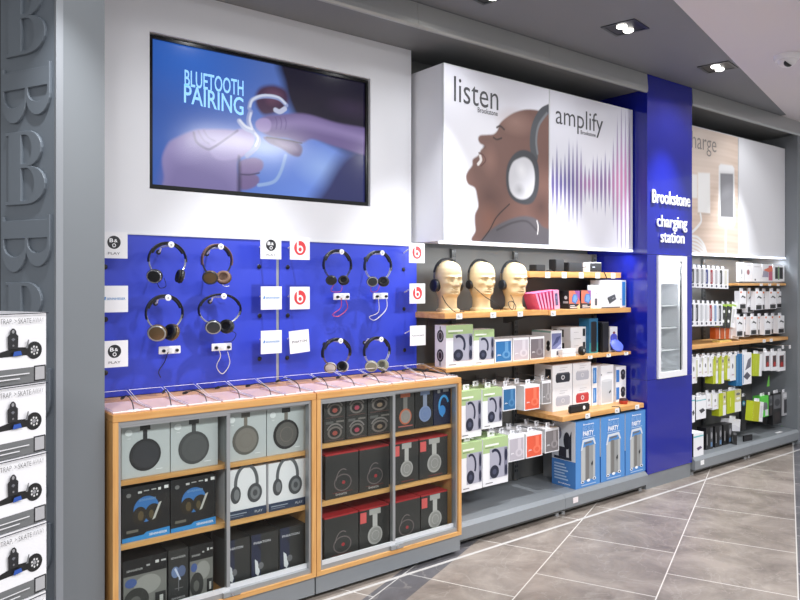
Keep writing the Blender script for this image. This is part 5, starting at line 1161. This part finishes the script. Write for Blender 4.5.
for i in range(3):
    a = 720 + i * 5.2
    pack('case_pack', 'black and lime phone case pack leaning on the second peg row, %s from the left' % ORD[i], 'pack', a, a + 5.0, 303.5, 327, 3.15, .05, 'white_card' if i == 2 else 'black_card', lambda w, h: [('r', 0, h * .92, w, h, (160, 200, 70)), ('r', w * .15, h * .5, w * .85, h * .86, (60, 62, 62)), ('e', w * .5, h * .70, w * .2, h * .07, (226, 226, 226)), ('r', w * .2, h * .12, w * .8, h * .44, (70, 72, 70)), ('e', w * .5, h * .28, w * .2, h * .07, (236, 236, 236))] if i < 2 else [('r', 0, h * .92, w, h, (160, 200, 70)), ('r', w * .2, h * .2, w * .6, h * .8, (206, 206, 206))], lambda d, h: [('r', 0, 0, d, h, (190, 206, 120))], 'black and lime case packs', tilt=10)
for i in range(3):
    a = 715.5 + i * 5.2
    pack('phone_carton', 'orange carton standing on the long shelf under the lime case packs, %s from the left' % ORD[i], 'pack', a, a + 4.6, 328, 339.2, 3.19, .05, (198, 92, 34), lambda w, h: [('r', w * .82, 0, w, h, (238, 226, 214))], None, 'orange cartons on the long shelf', tab=False)
pack('phone_carton', 'white carton with a dark phone outline standing beside the orange cartons', 'pack', 731, 738.6, 320, 338.3, 3.17, .04, 'white_card', lambda w, h: [('p', [(w * .45, h * .4), (w * .75, h * .45), (w * .9, h * .9), (w * .6, h * .86)], (70, 70, 74)), ('r', w * .2, h * .1, w * .5, h * .16, (190, 190, 190))], None, 'white cartons on the long shelf', tilt=6, tab=False)
tag(MB().box(-.10, 0, 0, .10, .07, .012, (214, 190, 110)).build('flat_pack', loc=(atx(726, 3.14), 3.142, 1.0035)), 'flat yellow edged pack lying on the long shelf before the orange cartons', 'pack')
# white boxed packs standing on the small shelf
for i, (a, b) in enumerate(((739.5, 744), (744.6, 751.8), (752.4, 761.6), (762.2, 772.4), (773, 784.5))):
    fr = [lambda w, h: [('e', w * .5, h * .5, w * .12, h * .14, (120, 120, 126)), ('r', w * .3, h * .2, w * .6, h * .22, (180, 180, 184))], lambda w, h: [('e', w * .5, h * .5, w * .2, h * .14, (166, 110, 116)), ('r', w * .3, h * .86, w * .8, h * .88, (200, 200, 204))], lambda w, h: [('r', w * .2, h * .8, w * .8, h * .84, (190, 190, 194)), ('e', w * .3, h * .1, w * .08, h * .06, (90, 90, 96))], lambda w, h: [('p', [(0, h * .25), (w * .6, h * .25), (w * .6, h * .66), (w * .1, h * .6)], (160, 156, 176)), ('r', w * .62, h * .06, w, h * .92, (196, 100, 124)), ('p', [(w * .1, h * .66), (w, h * .92), (w, h * .6), (w * .6, h * .55)], (222, 120, 92))], lambda w, h: [('r', w * .18, h * .16, w * .42, h * .86, (40, 46, 40)), ('r', w * .55, h * .16, w * .85, h * .86, (44, 44, 48)), ('r', w * .44, h * .1, w * .52, h * .9, (96, 150, 70))]][i]
    nm = ['white pack with a tiny grey emblem', 'white pack with a tiny rose emblem', 'nearly plain white pack', 'white pack with a violet photo and rose orange flash', 'white pack with two dark green striped windows'][i]
    pack('charger_carton', nm + ' standing on the small top shelf', 'pack', a, b, 262 + i * .7, 281.5, 3.135, .03, 'white_card', fr, None, 'packs standing on the small top shelf', tab=False)
def cablepack(w, h):
    return [('r', w * .12, h * .88, w * .34, h * .98, (226, 130, 70)), ('p', [(w * .2, h * .62), (w * .45, h * .76), (w * .9, h * .66), (w * .86, h * .58), (w * .5, h * .66)], (70, 70, 74)), ('r', w * .08, h * .02, w * .92, h * .26, (70, 70, 72)), ('e', w * .5, h * .14, w * .3, h * .09, (30, 30, 32)), ('r', w * .3, h * .3, w * .8, h * .33, (206, 200, 206))]
for i, a in enumerate((739.5, 747, 755.5, 762, 769.5, 776.5)):
    pack('cable_pack', 'white car cable pack with orange corner on the upper hanging row, %s from the left' % ORD[i], 'pack', a, a + 6.6, 291 + i * .1, (309, 312.5, 310, 309.5, 309, 308)[i], 3.12 + .05 * (i % 2), .045, 'white_card', cablepack, None, 'car cable packs on the upper hanging row')
for i, a in enumerate((736.5, 743.5, 750.5, 757.5, 764.5, 771, 778)):
    pack('cable_pack', 'white car cable pack with orange corner above the long shelf, %s from the left' % ORD[i], 'pack', a, a + 6.3, 317 - i * .2, (336.5, 337, 335, 334.5, 335, 334, 333.5)[i], 3.13 + .05 * (i % 2), .045, 'white_card', cablepack, None, 'car cable packs above the long shelf')
LIME = (186, 198, 38)
def limefront(w, h): return [('r', 0, 0, w * .55, h, LIME), ('r', w * .55, h * .45, w, h, (206, 200, 150)), ('e', w * .78, h * .8, w * .14, h * .06, (120, 120, 120)), ('e', w * .78, h * .6, w * .14, h * .06, (236, 236, 236)), ('r', w * .2, h * .3, w * .26, h * .7, (220, 226, 140))]
def whitefront(w, h): return [('e', w * .45, h * .56, w * .12, h * .1, (110, 110, 116)), ('r', w * .3, h * .2, w * .7, h * .25, (196, 170, 180)), ('r', w * .8, h * .1, w, h * .95, (214, 214, 190))]
row = [(691, 697, 'w', 358, 384), (697.5, 703, 'lw', 357.5, 377), (703, 708.5, 'w', 357, 377), (708.5, 713, 'lw', 357, 376.5), (713, 718, 'l', 356.5, 384), (718.5, 724, 'l', 356, 384), (724, 730, 'l', 355.5, 380), (730, 735.8, 'lw', 355, 381), (736, 739, 'b', 354.5, 386), (739.2, 742.2, 'b', 354.2, 386), (742.4, 751.5, 'p', 353.5, 385), (752.5, 761.5, 'L', 353.5, 376), (764.5, 770.5, 'r', 352.5, 371), (771.5, 777.5, 'r', 352, 371), (778, 785.5, 'r', 352, 371.5)]
for i, (a, b, k, yt, yb) in enumerate(row):
    f, body, s, nm = {'w': (whitefront, 'white_card', None, 'white charger pack'), 'lw': (whitefront, 'white_card', fullside(LIME), 'white charger pack with lime side'), 'l': (limefront, 'white_card', fullside(LIME), 'lime and white charger pack'), 'b': (lambda w, h: [('r', 0, 0, w, h, (40, 112, 166)), ('r', w * .4, h * .1, w * .6, h * .9, (70, 140, 190))], (40, 112, 166), None, 'narrow blue pack'),
        'p': (lambda w, h: [('p', [(w * .3, h * .45), (w * .9, h * .55), (w * .95, h * .85), (w * .6, h * .78)], (110, 110, 120)), ('p', [(w * .1, h * .26), (w * .5, h * .14), (w * .9, h * .26), (w * .5, h * .40)], (84, 84, 96)), ('r', w * .06, h * .04, w * .12, h * .96, (90, 150, 200))], 'white_card', None, 'white pack picturing a charging pad'),
        'L': (lambda w, h: [('r', 0, 0, w * .7, h, (178, 192, 32)), ('r', w * .3, h * .2, w * .36, h * .7, (200, 212, 90))], 'white_card', fullside(LIME), 'large lime fronted pack'), 'r': (lambda w, h: [('r', w * .2, h * .2, w * .75, h * .8, (92, 50, 50)), ('e', w * .5, h * .66, w * .18, h * .12, (56, 56, 60)), ('e', w * .5, h * .34, w * .2, h * .13, (176, 44, 40)), ('r', w * .78, h * .2, w * .96, h * .9, (206, 206, 210))], 'white_card', None, 'white pack with red gadget')}[k]
    pack('charger_pack', nm + ', %s, row under the long shelf' % (ORD[i] + ' from the column' if i < 14 else 'last before the grey wall'), 'pack', a, b, yt, yb, 3.10, .07, body, f, s, 'charger packs under the long shelf', tilt=5 if k == 'L' else 0)
row = [(690.8, 695, 'k', 396, 423), (696, 706, 'k', 397, 420), (706.5, 712, 'w', 394, 409), (712.5, 718.5, 'w', 394, 410), (719, 726, 'l', 393.5, 416.5), (727, 741, 'l', 391.5, 414), (752.5, 762.5, 'L', 401, 421), (760, 768.5, 'g', 397, 418), (769, 772.5, 'd', 395.5, 416), (772.8, 781.5, 'd', 394, 425), (782.5, 790, 'e', 393, 416)]
for i, (a, b, k, yt, yb) in enumerate(row):
    f, body, s, nm = {'k': (lambda w, h: [('r', 0, h * .8, w, h * .84, (90, 180, 190)), ('p', [(w * .3, h * .40), (w * .7, h * .46), (w * .9, h * .34), (w * .5, h * .24)], (70, 70, 76))], 'white_card', fullside((40, 46, 52)), 'white pack with black side'), 'w': (whitefront, 'white_card', None, 'white charger pack'), 'l': (limefront, 'white_card', fullside(LIME), 'lime and white charger pack'),
        'L': (lambda w, h: [('r', 0, 0, w * .62, h, (182, 186, 20)), ('r', w * .7, h * .2, w * .9, h * .8, (216, 216, 220))], 'white_card', fullside(LIME), 'large lime pack hanging askew'), 'g': (lambda w, h: [('r', 0, 0, w, h, (90, 200, 70)), ('e', w * .6, h * .5, w * .3, h * .2, (110, 112, 116)), ('r', w * .6, h * .04, w * .95, h * .34, (220, 224, 226))], (90, 200, 70), None, 'bright green pack'),
        'd': (lambda w, h: [('r', w * .1, h * .5, w * .9, h * .95, (96, 98, 102)), ('e', w * .5, h * .7, w * .3, h * .12, (60, 62, 66)), ('r', w * .2, h * .1, w * .8, h * .4, (50, 44, 44))], 'black_card', None, 'dark gadget pack'), 'e': (lambda w, h: [('r', w * .2, h * .1, w * .8, h * .7, (60, 60, 64)), ('r', w * .1, h * .78, w * .9, h * .96, (214, 214, 218))], (176, 176, 180), None, 'pale framed dark windowed pack')}[k]
    pack('charger_pack', nm + ', %s from the column on the lowest peg row' % ORD[i], 'pack', a, b, yt, yb, 3.03 if k == 'L' else 3.12, .065 if k != 'd' else .05, body, f, s, 'packs on the lowest peg row', tilt=9 if k == 'L' else 0)
# on the deck
DK = .1405
def onDeck(name, label, a, b, yt, Y, d, body, f, s=None, rot=0):
    X0 = atx(a, Y); X1 = atx(b, Y); h = at(a, yt, Y)[1] - DK; w = X1 - X0
    mb = MB(); pbox(mb, w, d, h, body, f(w, h), s(d, h) if s else ())
    tag(mb.build(name, loc=(X0, Y, DK), rotz=rot), label, 'pack', 'packs standing on the charging bay deck')
onDeck('battery_carton', 'white carton with black side and teal line standing on the deck by the blue column', 693.5, 703.5, 434, 3.03, .10, 'white_card', lambda w, h: [('r', 0, h * .82, w, h * .88, (110, 190, 196)), ('p', [(w * .3, h * .36), (w * .7, h * .42), (w * .85, h * .32), (w * .45, h * .24)], (96, 80, 110))], fullside((46, 52, 54)))
BKF = lambda w, h: [('r', w * .12, h * .2, w * .2, h * .7, (170, 170, 174)), ('r', w * .6, h * .05, w * .95, h * .95, (70, 72, 76)), ('r', w * .66, h * .1, w * .9, h * .3, (96, 130, 170)), ('e', w * .78, h * .6, w * .12, h * .16, (150, 150, 156))]
onDeck('battery_carton', 'black carton with grey right side standing on the deck, first after the white carton', 706, 713, 428, 3.10, .08, 'black_card', BKF)
onDeck('battery_carton', 'black carton with grey right side standing on the deck, second after the white carton', 715, 722, 426.5, 3.10, .08, 'black_card', BKF)
onDeck('battery_carton', 'black carton with grey right side standing on the deck, third after the white carton', 723.5, 732, 425, 3.10, .08, 'black_card', BKF)
onDeck('open_carton', 'low black flapped carton at the deck front, right of the black cartons', 737, 743, 435, 3.04, .03, 'black_card', lambda w, h: [('r', w * .1, h * .1, w * .9, h * .9, (26, 26, 28))], None, .5)
onDeck('open_carton', 'small black carton angled beside the low black carton on the deck', 744, 751, 436, 3.06, .012, 'black_card', lambda w, h: [('r', w * .1, h * .5, w * .9, h * .6, (50, 50, 54))], None, -.1)
pack('charger_pack', 'crumpled white pack hanging low above the black cartons on the deck', 'pack', 728, 740, 419, 431, 3.14, .07, 'white_card', lambda w, h: [('p', [(0, h * .4), (w * .5, h * .55), (w, h * .3), (w, 0), (0, 0)], (220, 220, 226))], None, None, tilt=8, tab=True)
pack('cable_pack', 'tall black pack with a round teal mark hanging between the lime packs', 'pack', 741.5, 746, 397, 431, 3.16, .02, 'black_card', lambda w, h: [('e', w * .5, h * .80, w * .36, h * .08, (60, 150, 180)), ('e', w * .5, h * .80, w * .16, h * .04, (220, 230, 236))], None, None, tab=True)
for i, (x, y, lab) in enumerate(((768, 381, 'small bright green triangular flag under the red gadget packs'), (783, 421, 'small bright green triangular flag under the pale framed pack'))):
    X, Z = at(x, y, 3.16)
    tag(MB().prism([(0, 0), (.05, .0), (.045, .10)], (X - .02, 3.16, Z - .05), (1, 0, 0), (0, 0, 1), (0, .004, 0), (112, 190, 76)).build('flag'), lab, 'flag', 'green triangular flags')
for i, (x, y, lab) in enumerate(((697, 358, 0), (705.5, 357, 0), (712.5, 357, 0), (718.5, 355.5, 0), (723.5, 355, 0), (729.5, 354.5, 0), (735.8, 353.5, 0), (764.5, 350, 0), (783, 347, 0), (790, 346.8, 0))):
    X, Z = at(x, y, 3.06)
    t = thing('peg_ticket', 'white price ticket on a peg under the long shelf, %s from the blue column' % ORD[i], 'price ticket', (X, 3.06, Z), 0, 'price tickets on pegs')
    mb = MB(); mb.box(-.019, 0, -.016, .019, .002, .016, 'price_tag'); decal(mb, (-.019, 0, -.016), (1, 0, 0), (0, 0, 1), (0, -1, 0), [('r', .006, .012, .03, .016, (170, 170, 176))]); mb.build('ticket', t)
    MB().tube([(0, .0025, .012), (0, BYK - 3.062, .012)], .0028, 'chrome', 6).build('peg', t)
for i, x in enumerate((740.5, 749.5, 757, 772)):
    X, Z = at(x, 289.5, 3.17)
    t = thing('peg_ticket', 'white price ticket below the small top shelf, %s from the left' % ORD[i], 'price ticket', (X, 3.17, Z), 0, 'price tickets on pegs')
    MB().box(-.019, 0, -.014, .019, .002, .014, 'price_tag').build('ticket', t); MB().tube([(0, .0025, .008), (0, BYK - 3.172, .008)], .0028, 'chrome', 6).build('peg', t)
tag(MB().box(-.05, 0, 0, .05, .03, .0008, 'price_tag').build('price_card', loc=(atx(781, 3.04), 3.045, .141)), 'white price card lying on the deck of the charging bay near the grey wall', 'card')
tag(MB().box(0, -.003, 0, .05, -.0005, .035, 'price_tag').build('price_card', loc=(atx(700.5, 3.0), 3.0004, .078)), 'white price card on the deck edge below the white battery carton', 'card')

# ================================================================== SCOOTER CARTONS BY THE PIER
bw_ = math.radians(64.6); uw = Vector((math.sin(bw_), math.cos(bw_), 0))
corner = Vector((.480, 2.290, 0)); BW, BD, BH = .52, .24, .2030
o0 = corner - uw * BW
rz = math.atan2(uw.y, uw.x)
def scooter(w, h):
    g = (112, 114, 116); k = (28, 28, 30)
    cx, cy, r = w - .040, h * .46, .025
    S = [('r', 0, 0, w, h * .22, g), ('r', w - .040, h * .01, w - .002, h * .235, (40, 40, 44)), ('r', w - .036, h * .03, w - .006, h * .215, (176, 176, 180)),
         ('p', [(0, h * .40), (w * .2, h * .38), (cx, h * .40), (cx, h * .50), (w - .09, h * .52), (w - .15, h * .46), (0, h * .47)], k),
         ('e', cx, cy, r, r, k), ('e', cx, cy, r * .60, r * .60, (52, 52, 54)), ('e', cx, cy, r * .22, r * .22, (150, 150, 154))]
    for j in range(7):
        a = 2 * PI * j / 7; S.append(('e', cx + r * .42 * math.cos(a), cy + r * .42 * math.sin(a), r * .11, r * .13, (214, 214, 216)))
    bx = w - .108
    S += [('p', [(bx - .015, h * .50), (bx + .015, h * .50), (bx + .016, h * .68), (bx + .012, h * .705), (bx - .012, h * .705), (bx - .016, h * .68)], (36, 36, 40)), ('p', [(bx - .010, h * .705), (bx + .010, h * .705), (bx + .009, h * .755), (bx + .003, h * .79), (bx - .003, h * .79), (bx - .009, h * .755)], (40, 40, 44)), ('e', bx, h * .745, .004, .005, (150, 150, 154)), ('p', [(bx - .006, h * .64), (bx, h * .66), (bx + .006, h * .64), (bx, h * .61)], (110, 112, 120)), ('e', bx, h * .55, .003, .003, (120, 120, 124)),
          ('p', [(w - .071, h * .50), (w - .064, h * .50), (w - .060, h * .62), (w - .064, h * .62)], (120, 122, 126)), ('p', [(bx - .002, h * .40), (bx + .026, h * .41), (bx + .022, h * .47), (bx + .002, h * .465)], (44, 84, 170)),
          ('t', 'STRAP. > SKATE', w - .154, h * .855, .100, h * .105, (64, 64, 68), -.012), ('t', 'AWAY', w - .050, h * .860, .036, h * .105, (150, 150, 154), -.012)]
    for j, ww in enumerate((.10, .07)): S.append(('r', w - .16, h * (.135 - .06 * j), w - .16 + ww, h * (.150 - .06 * j), (222, 222, 226)))
    S.append(('r', 0, h * .985, w, h, (44, 46, 60)))
    return S
for k in range(7):
    lab = 'white scooter carton, %s of the stack beside the grey pier' % ('topmost', 'second from the top', 'third from the top', 'fourth from the top', 'fifth from the top', 'sixth from the top', 'lowest')[6 - k]
    mb = MB(); pbox(mb, BW, BD, BH - .004, 'white_card', scooter(BW, BH - .004))
    decal(mb, (0, 0, BH - .004), (1, 0, 0), (0, 1, 0), (0, 0, 1), [('r', .0, .05, BW, .056, (196, 196, 202))])
    jit = (.0, .001, -.001, .001, 0, -.001, 0)[k]
    tag(mb.build('scooter_carton', loc=(o0.x + uw.x * jit, o0.y + uw.y * jit, .001 + k * BH), rotz=rz), lab, 'box', 'stacked scooter cartons')

scene.view_settings.view_transform = 'Standard'; scene.view_settings.look = 'None'
scene.view_settings.gamma = 1; scene.view_settings.use_curve_mapping = False
scene.view_settings.exposure = 0.0
scene.cycles.max_bounces = 8; scene.cycles.transparent_max_bounces = 16
scene.cycles.use_denoising = True
